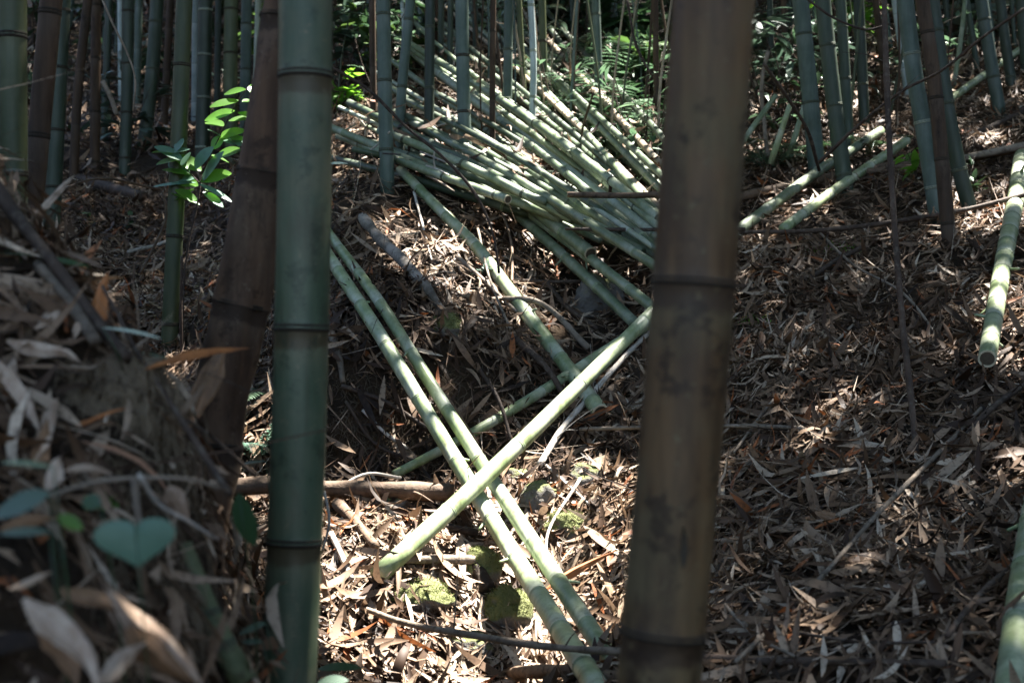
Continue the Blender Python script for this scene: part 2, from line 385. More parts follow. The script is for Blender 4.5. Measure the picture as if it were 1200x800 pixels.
def culm(name, pts, r0, r1, mat, label, cat, group=None, spacing=.33, first=None, ring=None, ring_h=.006, node_list=None,
         sides=16, cuts=(False, False), bend=0.0, ring_zmax=4.0, wob=0.0, stubs=0.0):
    """A bamboo culm along PTS: an Empty at its base > stem, node_ring..., cut_end. ring None: one mesh, for the far ones."""
    path = Path(pts); L = path.L
    if node_list is None:
        node_list, s = [], (first if first is not None else random.uniform(.1, spacing))
        while s < L-.02:
            node_list.append(s); s += spacing*random.uniform(.9, 1.1)
    ss = {0.0, L}
    for s in node_list:
        for d in (-.10,-.05,-.02,-.009,-.004,0,.0015,.005,.009,.02): 
            if 0 < s+d < L: ss.add(s+d)
    s = 0
    while s < L: ss.add(s); s += .12
    ss = sorted(ss); nl = np.array(node_list) if node_list else np.array([99.])
    nd, rr = [], []
    for s in ss:
        d = s-nl[np.argmin(abs(s-nl))]; ab = nl[nl > s-1e-6]; nd.append(max(-.3, s-ab.min()) if len(ab) else -.3)   # distance up to the next node
        r = r0+(r1-r0)*s/L
        b = 1+.035*math.exp(-(d/.007)**2) - .012*math.exp(-((d+.02)/.02)**2)
        rr.append(r*b)
    hollow = 0
    v, f = tube(path, ss, rr, sides, True, wob, random.uniform(0, 40) if wob else 0)
    base = tuple(pts[0])
    if ring is None:
        o = link_mesh(name, v, f, M[mat], None, {'node_d': np.repeat(nd, sides)}, origin=base)
        return tag(o, label, cat, group)
    root = tag(empty(name, base), label, cat, group)
    link_mesh('stem', v, f, M[mat], root, {'node_d': np.repeat(nd, sides)}, origin=base)
    for s in node_list:
        c = path.at(s)
        if c.z > ring_zmax: continue
        if c.y > .2 and (abs(c.x/c.y) > .42 or abs(c.z/c.y) > .30): continue
        o = bpy.data.objects.new('node_ring', ring_mesh(ring)); COL.objects.link(o); o.parent = root
        r = (r0+(r1-r0)*s/L)*(.985 if ring == 'ring_felled' else 1)
        o.location = c-Vector(base); o.rotation_mode = 'QUATERNION'; o.rotation_quaternion = path.tan(s).to_track_quat('Z','Y'); o.scale = (r, r, ring_h)
    for s in node_list:
        if random.random() >= stubs: continue
        c = path.at(s); t = path.tan(s); r = r0+(r1-r0)*s/L
        if c.y < .2 or abs(c.x/c.y) > .4 or abs(c.z/c.y) > .28: continue
        ax = Quaternion(t, random.uniform(0, 6.28))@t.orthogonal().normalized(); dv = (ax+t*random.uniform(.5,1.1)).normalized(); ln = random.uniform(.02,.07)
        pp = Path([c+ax*r*.8, c+ax*r*.9+dv*ln*.5, c+ax*r*.9+dv*ln], 3)
        vv, ff = tube(pp, [pp.L*i/4 for i in range(5)], [r*.2, r*.22, r*.17, r*.15, r*.14], 8)
        link_mesh('branch_stub', vv, ff, M[mat], root, {'node_d': [-.3]*len(vv)}, origin=base)
    for which, on in zip((0, 1), cuts):
        if not on: continue
        s = 0 if which == 0 else L; r = (r0 if which == 0 else r1)
        q = (path.tan(s)*(1 if which else -1)).to_track_quat('Z','Y'); vv, ff = [], []
        rad = [(1.01,.0005),(1.0,.004),(.8,.004),(.78,.001)]
        for (k_, z_) in rad:
            for k in range(20):
                a = 2*math.pi*k/20; vv.append(path.at(s)+q@Vector((r*k_*math.cos(a), r*k_*math.sin(a), z_)))
        for i in range(3):
            for k in range(20):
                a, b = i*20+k, i*20+(k+1)%20; ff.append((a, b, b+20, a+20))
        ce = link_mesh('cut_end', vv, ff, M['cut'], root, origin=base, smooth=False)
        hv = [path.at(s)+q@Vector((r*.79*math.cos(2*math.pi*k/20), r*.79*math.sin(2*math.pi*k/20), .0015)) for k in range(20)]
        h = link_mesh('hollow', hv, [tuple(range(20))], M['hollow'], ce, origin=base)  # flat dark disc paints the shade inside the culm
    return root

def inv_depth(pix, d0, d1):
    """Depths along a pixel polyline for a straight pole whose ends are D0 and D1 away."""
    s = [0]
    for a, b in zip(pix, pix[1:]): s.append(s[-1]+math.hypot(b[0]-a[0], b[1]-a[1]))
    return [P(x, y, 1/((1/d0)*(1-t/s[-1])+(1/d1)*t/s[-1])) for (x, y), t in zip(pix, s)]

# --------------------------------------------------------------- ground
V = np.stack([XX, YY, ZZ], -1).reshape(-1, 3)
nx, ny = len(GX), len(GY)
I = np.arange(nx*ny).reshape(ny, nx)
Q = np.stack([I[:-1,:-1], I[:-1,1:], I[1:,1:], I[1:,:-1]], -1).reshape(-1, 4)
ground = big_mesh('ground', V, Q, M['soil']); ground['kind'] = 'structure'

# --------------------------------------------------------------- leaf litter
def frames(n, normal, spread):
    """Random orthonormal frames whose up axis is near NORMAL."""
    up = normal + RNG.normal(0, 1, (n,3))*spread[:,None]
    up /= np.linalg.norm(up, axis=1)[:,None]
    a = RNG.normal(0, 1, (n,3)); a -= (a*up).sum(1)[:,None]*up; a /= np.linalg.norm(a, axis=1)[:,None]
    return a, np.cross(up, a), up
def leaves_mesh(pos, ax, sd, up, length, width, tint, segs=4, curl=.35, fold=.5):
    n = len(pos); ts = np.linspace(0, 1, segs+1)
    prof = np.sin(np.pi*np.clip(ts, 0, 1)**.75)**.8; prof[0] = .12; prof[-1] = .02
    k = RNG.normal(0, curl, n); tw = RNG.normal(0, .5, n); fo = RNG.uniform(-.2, 1, n)*fold
    V = np.zeros((n, segs+1, 3, 3))
    for i, t in enumerate(ts):
        x = (t-.5)*length; z = k*length*((t-.5)**2*2)
        ang = tw*(t-.5)
        s2 = sd*np.cos(ang)[:,None]+up*np.sin(ang)[:,None]; u2 = up*np.cos(ang)[:,None]-sd*np.sin(ang)[:,None]
        c = pos + ax*x[:,None] + up*z[:,None]
        w = width*prof[i]*.5
        V[:,i,1] = c
        V[:,i,0] = c - s2*w[:,None] + u2*(w*fo)[:,None]
        V[:,i,2] = c + s2*w[:,None] + u2*(w*fo)[:,None]
    base = np.arange(n)[:,None]*((segs+1)*3)
    q = []
    for i in range(segs):
        for j in range(2):
            a = i*3+j; q.append([a, a+1, a+4, a+3])
    q = np.array(q)
    return V.reshape(-1, 3), (base[:,:,None]+q[None]).reshape(-1, 4), np.repeat(tint, (segs+1)*3)
def slope_np(x, y, e=.07):
    n = np.stack([-(gz_np(x+e,y)-gz_np(x-e,y))/(2*e), -(gz_np(x,y+e)-gz_np(x,y-e))/(2*e), np.ones_like(x)], 1)
    return n/np.linalg.norm(n, axis=1)[:,None]
def in_view(n, y0, y1, margin):
    y = np.sqrt(RNG.uniform(y0**2, y1**2, n)); x = RNG.uniform(-1, 1, n)*(.37*y+margin); return x, y
# places where the earth shows bare: on the bank and in a few scrapes
BARE = [(onray(500,490), .34), (onray(580,480), .3), (onray(430,480), .22), (onray(530,530), .25), (onray(640,520), .15), (onray(880,700), .16), (onray(920,640), .12), (onray(980,760), .1), (onray(560,420),.1),
        (onray(130,500), .13), (onray(170,560), .13),(onray(262,700),.2),(onray(262,640), .16),(onray(300,770), .15),(onray(290,720), .15),(onray(258,770),.2), (onray(700,420),.14),(onray(650,540),.12)]
def bare_mask(x, y, z):
    keep = np.ones(len(x))
    for c, r in BARE:
        d = np.sqrt((x-c.x)**2+(y-c.y)**2+(z-c.z)**2); keep = np.minimum(keep, np.clip((d/r-.5)/.6, .22, 1))
    return RNG.random(len(x)) < keep
def clump(x, y, f=1.4, off=0):
    return np.array([mnoise.noise(Vector((a*f, b*f, off))) for a, b in zip(x, y)])
LV, LQ, LT, off = [], [], [], 0
def add_litter(n, y0, y1, margin, l0, l1, ratio, segs, lift, spread, dens_clump=True, tint_fn=None):
    global off
    x, y = in_view(n, y0, y1, margin); z = gz_np(x, y)
    dn = clump(x, y, 1.1, 4)+.7*clump(x, y, 3.3, 8)
    keep = bare_mask(x, y, z) & (RNG.random(n) < np.clip(.62+.75*dn+.5*np.exp(-(((x-.02)/.4)**2+((y-4.25)/.5)**2)), .10, 1))
    x, y, z = x[keep], y[keep], z[keep]; n = len(x)
    nrm = slope_np(x, y)
    bed = np.exp(-(((x-.02)/.38)**2+((y-4.25)/.5)**2))          # stream bed: leaves laid flatter, sunlight put into their paler tint
    sp = np.abs(RNG.normal(0, spread, n))*(1-.5*bed)
    a, s, u = frames(n, nrm, sp)
    # many lie along the fall of the slope, matted together
    dwn = nrm*nrm[:,2:3]-np.array([[0,0,1.]]); dwn /= np.linalg.norm(dwn, axis=1)[:,None]+1e-6
    comb = (RNG.random(n) < .5)[:,None]*RNG.choice([-1,1], n)[:,None]*1.3
    a = a + dwn*comb; a -= (a*u).sum(1)[:,None]*u; a /= np.linalg.norm(a, axis=1)[:,None]; s = np.cross(u, a)
    L = RNG.uniform(0, 1, n)**1.3*(l1-l0)+l0; W = L*RNG.uniform(*ratio, n)
    pos = np.stack([x, y, z], 1) + nrm*(RNG.uniform(.002, lift, n)+L*np.clip(sp,0,.8)*.22)[:,None]
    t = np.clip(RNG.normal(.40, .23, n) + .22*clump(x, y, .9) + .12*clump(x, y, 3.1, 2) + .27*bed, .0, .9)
    t = np.where(RNG.random(n) < .035, RNG.uniform(.92, 1, n), t)
    v, q, tt = leaves_mesh(pos, a, s, u, L, W, t, segs)
    LV.append(v); LQ.append(q+off); LT.append(tt); off += len(v)
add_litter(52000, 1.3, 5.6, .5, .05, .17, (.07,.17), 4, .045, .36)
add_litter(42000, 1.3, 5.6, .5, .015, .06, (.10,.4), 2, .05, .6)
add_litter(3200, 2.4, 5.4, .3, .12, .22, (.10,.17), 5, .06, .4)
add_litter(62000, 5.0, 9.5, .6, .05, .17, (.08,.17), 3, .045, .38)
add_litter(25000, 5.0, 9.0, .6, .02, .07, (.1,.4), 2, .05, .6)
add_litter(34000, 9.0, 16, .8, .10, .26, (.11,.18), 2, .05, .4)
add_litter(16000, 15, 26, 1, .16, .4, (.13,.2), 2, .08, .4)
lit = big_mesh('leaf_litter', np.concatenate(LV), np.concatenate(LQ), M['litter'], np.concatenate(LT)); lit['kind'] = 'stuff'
lit['label'] = 'dry brown bamboo leaves covering the forest floor'
# loose straws and rootlets over the litter
sx, sy = in_view(9000, 1.4, 9.5, .4); n = len(sx); sz = gz_np(sx, sy); nrm = slope_np(sx, sy)
a, s, u = frames(n, nrm, np.abs(RNG.normal(0, .3, n)))
L = np.where(RNG.random(n) < .07, RNG.uniform(.35, .9, n), RNG.uniform(.05, .28, n)); pos = np.stack([sx, sy, sz], 1)+nrm*RNG.uniform(.01,.06,n)[:,None]
v, q, tt = leaves_mesh(pos, a, s, u, L, RNG.uniform(.0018,.0055,n), np.clip(RNG.normal(.45,.25,n),.05,.9), 5, .3, 2.0)
straw = big_mesh('straw_litter', v, q, M['litter'], tt); straw['kind'] = 'stuff'; straw['label'] = 'thin dry straws and twiglets scattered over the leaf litter'

# --------------------------------------------------------------- standing culms
def stand(pix, w, mat, label, d=None, ring='ring_green', name='bamboo_culm', cat='bamboo', group=None, top=7.5, w_top=None, **kw):
    """PIX from the top of the picture down to the foot; the foot is where that line of sight meets the ground unless D gives its depth."""
    fx, fy = pix[-1]
    foot = onray(fx, fy, 0) if d is None else P(fx, fy, d)
    d = foot.y
    pts = [P(x, y, d) for x, y in pix[::-1]]
    pts[0] = foot
    dn = (pts[0]-pts[1]).normalized()
    g = pts[0].copy(); k = 0
    while g.z > gz(g.x, g.y)-.05 and k < 300: g = g+dn*.02; k += 1
    pts[0] = g
    up = (pts[-1]-pts[-2]).normalized()
    if top > pts[-1].z:
        up2 = (up+Vector((0,0,.6))).normalized()
        e1 = pts[-1]+up*((top-pts[-1].z)*.35); pts += [e1, e1+up2*((top-pts[-1].z)*.65)]
    r0 = w*.5/F*d; r1 = (w_top or w*.86)*.5/F*d
    return culm(name, pts, r0, r1, mat, label, cat, group, ring=ring, **kw)

# the three big culms in front
def front(pix, w0, w1, d, mat, label, nodes_py, ring, rh, spacing, wob=.012):
    pts = [P(x, y, d) for x, y in pix[::-1]]
    dn = (pts[0]-pts[1]).normalized(); g = pts[0].copy()
    while g.z > gz(g.x, g.y)-.08: g = g+dn*.03
    low = g; up = (pts[-1]-pts[-2]).normalized()
    allp = [low]+pts+[pts[-1]+up*2.5, pts[-1]+up*5.5+Vector((0,0,.5))]
    path = Path(allp)
    nl = []
    for py in nodes_py:
        zt = (400-py)/F*d; best = min(np.linspace(0, path.L, 3000), key=lambda s: abs(path.at(s).z-zt)); nl.append(float(best))
    nl.sort(); s = nl[-1]+spacing
    while s < path.L: nl.append(s); s += spacing
    s = nl[0]-spacing*.8
    while s > .05: nl.insert(0, s); s -= spacing*.7
    return culm('bamboo_culm', allp, w0*.5/F*d, w1*.5/F*d*.82, mat, label, 'bamboo', 'large culms standing in front', node_list=nl, sides=32, ring=ring, ring_h=rh, wob=wob)
front([(358,0),(357,190),(353,400),(345,640),(338,800)], 66, 60, 2.4, 'front_green', 'thick smooth blue green culm with dark brown nodes, nearest the brown leaning one', (90,385,635), 'ring_dark', .0055, .42)
front([(838,-20),(822,200),(808,400),(790,600),(772,800)], 103, 90, 1.75, 'front_brown', 'thickest brown weathered culm with a black slit, tilting in front of the felled heap', (-110,333,742), 'ring_dark', .0045, .44)
front([(340,0),(318,150),(288,330),(268,420),(243,575)], 66, 52, 2.75, 'dead_split', 'reddish brown split dead culm leaning behind the thick blue green culm', (203,357,520), 'ring_dark', .004, .3, .17)
# the slit in the brown culm: a thin dark sliver set in its wall
c0 = P(801, 641, 1.75-.0525); vv = []
for (x, z) in [(0,.026),(.0042,.012),(.0048,-.006),(.002,-.02),(-.001,-.026),(-.0035,-.012),(-.0028,.01)]: vv.append(c0+Vector((x, -.0008, z)))
for (x, z) in [(0,.026),(.0042,.012),(.0048,-.006),(.002,-.02),(-.001,-.026),(-.0035,-.012),(-.0028,.01)]: vv.append(c0+Vector((x, .006, z)))
brown = [o for o in bpy.data.objects if o.name.startswith('bamboo_culm') and 'black slit' in str(o.get('label'))][0]
link_mesh('slit', vv, [(0,1,2,3,4,5,6)]+[(i,(i+1)%7,(i+1)%7+7,i+7) for i in range(7)], M['hollow'], brown, origin=tuple(brown.location))

GL, GC, GR, GF = 'culms standing in the dark grove on the left', 'culms standing behind the felled heap', 'culms standing on the right bank', 'far thin culms deep in the grove'
S = stand
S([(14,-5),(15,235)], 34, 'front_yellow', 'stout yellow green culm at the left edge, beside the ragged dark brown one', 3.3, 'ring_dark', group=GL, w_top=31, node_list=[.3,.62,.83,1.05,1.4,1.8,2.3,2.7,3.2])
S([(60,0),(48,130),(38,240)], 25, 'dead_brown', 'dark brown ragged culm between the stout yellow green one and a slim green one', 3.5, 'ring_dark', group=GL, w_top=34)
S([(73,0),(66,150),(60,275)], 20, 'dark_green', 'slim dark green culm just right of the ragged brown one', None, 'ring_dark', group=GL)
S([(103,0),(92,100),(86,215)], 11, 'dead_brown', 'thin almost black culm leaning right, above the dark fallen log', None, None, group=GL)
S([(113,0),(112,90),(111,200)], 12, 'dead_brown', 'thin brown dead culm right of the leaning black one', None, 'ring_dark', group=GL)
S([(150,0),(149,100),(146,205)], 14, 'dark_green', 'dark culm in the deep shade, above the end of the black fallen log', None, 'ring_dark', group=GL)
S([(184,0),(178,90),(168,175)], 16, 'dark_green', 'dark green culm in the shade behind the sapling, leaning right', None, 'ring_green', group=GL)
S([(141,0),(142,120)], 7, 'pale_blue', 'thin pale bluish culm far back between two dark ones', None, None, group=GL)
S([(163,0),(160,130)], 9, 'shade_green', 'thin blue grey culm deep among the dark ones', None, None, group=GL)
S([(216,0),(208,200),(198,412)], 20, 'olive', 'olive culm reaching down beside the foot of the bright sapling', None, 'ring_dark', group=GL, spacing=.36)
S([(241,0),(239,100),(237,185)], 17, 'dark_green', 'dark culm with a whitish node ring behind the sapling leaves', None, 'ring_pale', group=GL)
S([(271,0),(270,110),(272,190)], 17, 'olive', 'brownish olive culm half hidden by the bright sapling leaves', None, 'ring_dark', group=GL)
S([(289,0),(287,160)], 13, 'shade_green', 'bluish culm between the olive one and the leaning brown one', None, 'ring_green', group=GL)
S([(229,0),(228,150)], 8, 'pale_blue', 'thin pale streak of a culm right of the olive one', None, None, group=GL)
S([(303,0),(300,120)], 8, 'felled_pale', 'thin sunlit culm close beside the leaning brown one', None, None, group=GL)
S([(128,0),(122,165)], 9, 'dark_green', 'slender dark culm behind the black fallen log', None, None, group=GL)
S([(200,0),(192,150)], 9, 'dead_brown', 'slender brown culm just left of the olive one', None, None, group=GL)
S([(256,0),(254,160)], 8, 'dark_green', 'slender dark culm behind the sapling tip', None, None, group=GL)
# behind the felled heap
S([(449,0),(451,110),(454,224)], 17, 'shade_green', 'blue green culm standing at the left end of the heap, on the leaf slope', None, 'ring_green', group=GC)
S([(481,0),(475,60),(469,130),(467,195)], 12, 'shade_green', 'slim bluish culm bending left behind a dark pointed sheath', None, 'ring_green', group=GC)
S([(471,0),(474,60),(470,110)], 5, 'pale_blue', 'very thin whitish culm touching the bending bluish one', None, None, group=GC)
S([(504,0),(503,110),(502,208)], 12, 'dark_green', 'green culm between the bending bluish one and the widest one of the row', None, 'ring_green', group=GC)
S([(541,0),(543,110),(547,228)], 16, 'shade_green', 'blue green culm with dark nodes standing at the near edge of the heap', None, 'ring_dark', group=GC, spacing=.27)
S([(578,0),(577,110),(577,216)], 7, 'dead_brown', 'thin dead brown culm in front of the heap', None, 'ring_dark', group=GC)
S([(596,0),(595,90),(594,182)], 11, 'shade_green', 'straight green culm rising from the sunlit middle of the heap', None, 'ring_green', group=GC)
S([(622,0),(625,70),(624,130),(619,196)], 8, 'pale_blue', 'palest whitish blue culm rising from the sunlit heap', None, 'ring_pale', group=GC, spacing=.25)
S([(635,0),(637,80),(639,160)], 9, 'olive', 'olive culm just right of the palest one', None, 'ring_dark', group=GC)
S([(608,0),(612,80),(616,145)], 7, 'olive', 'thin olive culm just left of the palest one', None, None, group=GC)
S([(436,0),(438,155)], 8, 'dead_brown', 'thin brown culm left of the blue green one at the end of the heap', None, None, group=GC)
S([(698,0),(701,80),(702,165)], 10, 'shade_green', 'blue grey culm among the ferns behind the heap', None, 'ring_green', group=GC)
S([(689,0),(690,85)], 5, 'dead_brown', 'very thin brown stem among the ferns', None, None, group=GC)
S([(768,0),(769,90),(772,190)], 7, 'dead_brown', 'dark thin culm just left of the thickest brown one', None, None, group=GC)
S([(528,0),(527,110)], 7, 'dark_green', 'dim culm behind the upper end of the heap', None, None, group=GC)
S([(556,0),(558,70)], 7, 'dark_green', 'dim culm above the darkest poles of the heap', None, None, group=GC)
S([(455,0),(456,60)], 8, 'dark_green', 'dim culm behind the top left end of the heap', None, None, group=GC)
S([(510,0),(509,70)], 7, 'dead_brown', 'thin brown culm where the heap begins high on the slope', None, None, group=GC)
# right bank
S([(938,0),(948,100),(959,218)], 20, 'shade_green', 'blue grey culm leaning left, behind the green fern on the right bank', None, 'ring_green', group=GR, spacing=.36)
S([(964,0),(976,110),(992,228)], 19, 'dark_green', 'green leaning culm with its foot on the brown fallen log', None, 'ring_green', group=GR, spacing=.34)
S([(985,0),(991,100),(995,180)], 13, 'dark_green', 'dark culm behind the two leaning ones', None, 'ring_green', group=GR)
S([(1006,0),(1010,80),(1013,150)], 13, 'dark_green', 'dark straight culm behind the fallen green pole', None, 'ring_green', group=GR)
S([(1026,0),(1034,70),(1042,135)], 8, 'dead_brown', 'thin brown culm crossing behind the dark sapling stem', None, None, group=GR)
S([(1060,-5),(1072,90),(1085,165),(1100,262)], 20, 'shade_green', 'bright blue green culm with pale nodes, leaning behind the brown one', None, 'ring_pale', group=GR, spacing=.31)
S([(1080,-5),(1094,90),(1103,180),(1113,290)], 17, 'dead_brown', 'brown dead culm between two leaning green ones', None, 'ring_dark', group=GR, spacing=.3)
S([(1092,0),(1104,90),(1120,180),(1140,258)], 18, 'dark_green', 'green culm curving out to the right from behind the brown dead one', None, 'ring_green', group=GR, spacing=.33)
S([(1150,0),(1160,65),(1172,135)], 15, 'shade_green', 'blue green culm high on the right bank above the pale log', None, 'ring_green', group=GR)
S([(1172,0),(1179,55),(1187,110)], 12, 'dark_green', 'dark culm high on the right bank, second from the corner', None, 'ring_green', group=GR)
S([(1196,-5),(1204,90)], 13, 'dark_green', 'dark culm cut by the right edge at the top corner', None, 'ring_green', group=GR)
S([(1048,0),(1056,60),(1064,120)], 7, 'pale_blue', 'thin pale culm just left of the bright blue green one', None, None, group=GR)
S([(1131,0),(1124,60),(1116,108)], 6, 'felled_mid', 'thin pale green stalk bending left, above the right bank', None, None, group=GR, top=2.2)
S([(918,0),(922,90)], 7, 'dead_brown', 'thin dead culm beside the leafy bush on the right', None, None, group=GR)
# far culms between the others
far_areas = [((5,315), 'shadowy thin culm far back in the dark grove at the left'), ((400,560), 'dim thin culm high behind the felled heap'),
             ((640,780), 'hazy thin culm far behind the ferns'), ((880,1195), 'dim thin culm far up the right bank')]
for (a_, b_), lab in far_areas:
    for k in range(17):
        x = a_+(b_-a_)*(k+random.uniform(.1,.9))/17; lean = (600-x)*.045*random.uniform(.3,1.3)
        S([(x+lean*.4, -10), (x-lean*.2, random.uniform(10, 95))], random.uniform(4, 9), random.choice(['dark_green','dark_green','shade_green','olive','dead_brown']), lab, None, None, group=GF+' '+lab[-12:].strip(), sides=8, spacing=.4)

for k in range(34):
    x = random.uniform(565, 785) if k < 20 else random.uniform(880, 1200) if k < 29 else random.uniform(395, 470); y = random.uniform(95, 215) if k < 20 else random.uniform(90, 190) if k < 29 else random.uniform(60, 130)
    lean = random.uniform(-30, 30); where = 'among the ferns behind the heap' if k < 20 else 'among the leaning culms of the right bank' if k < 29 else 'by the bushes at the left of the heap'
    S([(x+lean, -8), (x+lean*.35+random.uniform(-6,6), y*.5), (x, y)], random.uniform(2, 4), random.choice(['dead_brown','dead_brown','shade_green','olive','felled_tan']), 'one of the thin stems standing '+where, None, None, name='thin_stem', cat='stem', group='thin stems '+where, sides=6, top=random.uniform(1.5,5), spacing=.3)
# --------------------------------------------------------------- felled poles lying between the culms
LAID = []
def rest(pix, pts, r):
    """Where a straight pole would dip into a hump of the ground, let it ride over the hump."""
    out = []
    for (x, y), p in zip(pix, pts):
        q = onray(x, y, r*1.1+.045); out.append(q if q.y < p.y else p)
    return out
def lay(pix, w0, w1, mat, label, l0=.05, l1=.05, d0=None, d1=None, ring='ring_felled', cuts=(False,False), group=None, spacing=.36, name='felled_pole', cat='felled pole', ext0=0, ext1=0, **kw):
    if len(pix[0]) == 3: pts = [P(*q) for q in pix]; p0, p1 = pts[0], pts[-1]; pts = rest([q[:2] for q in pix], pts, w0*.5/F*p0.y)
    else:
        fine = []
        for a, b in zip(pix, pix[1:]):
            m = max(1, int(math.hypot(b[0]-a[0], b[1]-a[1])/45)); fine += [(a[0]+(b[0]-a[0])*i/m, a[1]+(b[1]-a[1])*i/m) for i in range(m)]
        fine.append(pix[-1])
        p0 = onray(*pix[0], l0) if d0 is None else P(*pix[0], d0)
        p1 = onray(*pix[-1], l1) if d1 is None else P(*pix[-1], d1)
        pts = rest(fine, inv_depth(fine, p0.y, p1.y), w0*.5/F*p0.y)
    if True:
        for _ in range(3):                                   # ease the bends
            for i in range(1, len(pts)-1):
                sm = (pts[i-1]+pts[i+1])/2; k = .5 if sm.z-gz(sm.x, sm.y) > w0*.5/F*p0.y+.05 else 0
                pts[i] = pts[i].lerp(sm, k)
    if ext0: pts.insert(0, pts[0]+(pts[0]-pts[1]).normalized()*ext0)
    if ext1: pts.append(pts[-1]+(pts[-1]-pts[-2]).normalized()*ext1)
    LAID.append(pts)
    return culm(name, pts, w0*.5/F*p0.y, w1*.5/F*p1.y, mat, label, cat, group, ring=ring, cuts=cuts, spacing=spacing, wob=.02, stubs=.3 if group == GX_ else .12, sides=18 if w0+w1 > 30 else 12, **kw)
GX_ = 'felled poles crossing over the stream bed'
lay([(385,300,5.62),(450,400,5.08),(523,522,4.88),(600,650,4.55),(662,748,4.21),(690,790,4.06)], 14, 23.5, 'felled', 'left one of two parallel pale poles lying down the stream bed, passing the mossy stone', .06, .07, ext0=.4, ext1=.15, group=GX_, spacing=.3)
lay([(392,283,5.75),(450,362,5.22),(505,452,5.02),(580,572,4.78),(650,674,4.46),(712,768,4.10)], 11, 21.5, 'felled', 'right one of two parallel pale poles lying down the stream bed', .06, .08, ext0=.4, ext1=.2, group=GX_, spacing=.28)
def depth_at(pts, py):
    path = Path(pts); return min((path.at(path.L*i/800) for i in range(801)), key=lambda q: abs(400-q.z/q.y*F-py)).y
da, db = depth_at(LAID[0], 583)-.088, depth_at(LAID[1], 548)-.082         # it rides over both
sl = (1/db-1/da)/(588-548)
over = lambda x, y: (x, y, 1/(1/da+sl*(x-548)))
print('over', da, db, [over(x, 0) for x in (445, 760)], onray(445,672,.02).y, onray(760,371,.1).y)
lay([over(445,672),over(520,605),over(600,535),over(690,440),over(760,371)], 23, 15, 'felled', 'thick bright pole slanting over the two parallel ones, its lower end sunk in the leaves', .07, .12, d0=None, ext0=.01, ext1=.4, group=GX_, spacing=.42)
lay([(462,556),(530,522),(620,468),(700,418),(762,378)], 11, 15, 'felled', 'slender pole slanting under the two parallel ones near the earth bank', .05, .13, ext1=.4, group=GX_, spacing=.24)
lay([(478,208),(560,291),(632,387),(672,440),(703,482)], 11, 20, 'felled', 'single pole with sun bands lying across the leaf slope above the crossing', .08, .05, cuts=(False,True), group=GX_, spacing=.3, ext0=.1)
lay([(572,222),(620,262),(690,325),(745,380)], 12, 14, 'felled_mid', 'slender pole at the low side of the heap, ending by the earth hollow', .10, .12, group=GX_)
lay([(590,228),(665,280),(765,360)], 12, 13, 'felled_mid', 'slender straight pole next above the lowest of the heap', .14, .22, group=GX_, ext1=.2)
lay([(600,225),(650,263),(692,297)], 15, 16, 'felled_mid', 'short pole with a broken tan end below the heap', .2, .26, cuts=(False,True), group=GX_)
lay([(1197,188),(1190,235),(1174,310),(1165,360),(1157,420)], 19, 21, 'felled', 'short pale green pole with sun bands standing out from the slope at the right edge', .12, .06, cuts=(False,True), group=GX_, spacing=.2, ext0=.1)
lay([(1212,600),(1198,690),(1183,815)], 30, 36, 'felled', 'green pole in the lower right corner, cut by the edge of the view', .10, .10, group=GX_, spacing=.35, ext0=.5, ext1=.2)
lay([(868,268),(950,207),(1032,153)], 14, 10, 'felled_mid', 'green pole lying up the right bank behind the fern, above a shorter one', .04, .10, group=GX_, ext0=.2)
lay([(918,268),(985,218),(1062,165)], 12, 11, 'felled', 'shorter green pole lying up the right bank below another', .03, .08, group=GX_)
lay([(1098,128),(1130,105),(1160,82),(1200,55)], 9, 8, 'felled', 'thin green pole lying high on the right bank behind the leaning culms', .08, .12, group=GX_)
lay([(866,172),(890,135),(909,112)], 7, 6, 'felled_mid', 'thin bent pole slanting up beside the thickest brown culm', .3, .5, ring=None, group=GX_)
lay([(903,192),(915,155),(926,122)], 8, 6, 'felled', 'thin pale stalk leaning upright behind the green fern, left one', .1, .45, ring=None, group=GX_)
lay([(924,185),(936,148),(948,105)], 7, 6, 'felled', 'thin pale stalk leaning upright behind the green fern, right one', .1, .45, ring=None, group=GX_)

# the heap itself: poles slid down the gully, side by side and over each other
GH = 'bamboo poles felled into one big heap'
def heap_line(u):
    """u 0 at the low left side of the heap, 1 at its high right side: pixel ends of a pole."""
    a = [(392,172),(425,150),(455,115),(480,70),(498,30),(515,-10),(545,-30),(590,-35)]
    b = [(600,238),(680,262),(772,300),(775,285),(775,262),(775,240),(772,212),(768,170)]
    k = u*(len(a)-1); i = min(int(k), len(a)-2); t = k-i
    return ((a[i][0]*(1-t)+a[i+1][0]*t, a[i][1]*(1-t)+a[i+1][1]*t), (b[i][0]*(1-t)+b[i+1][0]*t, b[i][1]*(1-t)+b[i+1][1]*t))
special = {5:('felled_mid','dull green heap pole running along the low left edge of the heap'), 12:('felled_dark','dark green heap pole next above the dull edge one'),
  19:('felled_pale','pale narrow heap pole half buried below the broad whitened one'), 26:('felled_pale','broad whitened heap pole crossing the middle of the heap from end to end'),
  39:('felled_tan','tan dry heap pole passing behind the palest culm'), 46:('felled_mid','long grey green heap pole just above the tan one behind the palest culm'),
  54:('felled_tan','tan heap pole highest on the slope, nearest the ferns')}
NH = 58
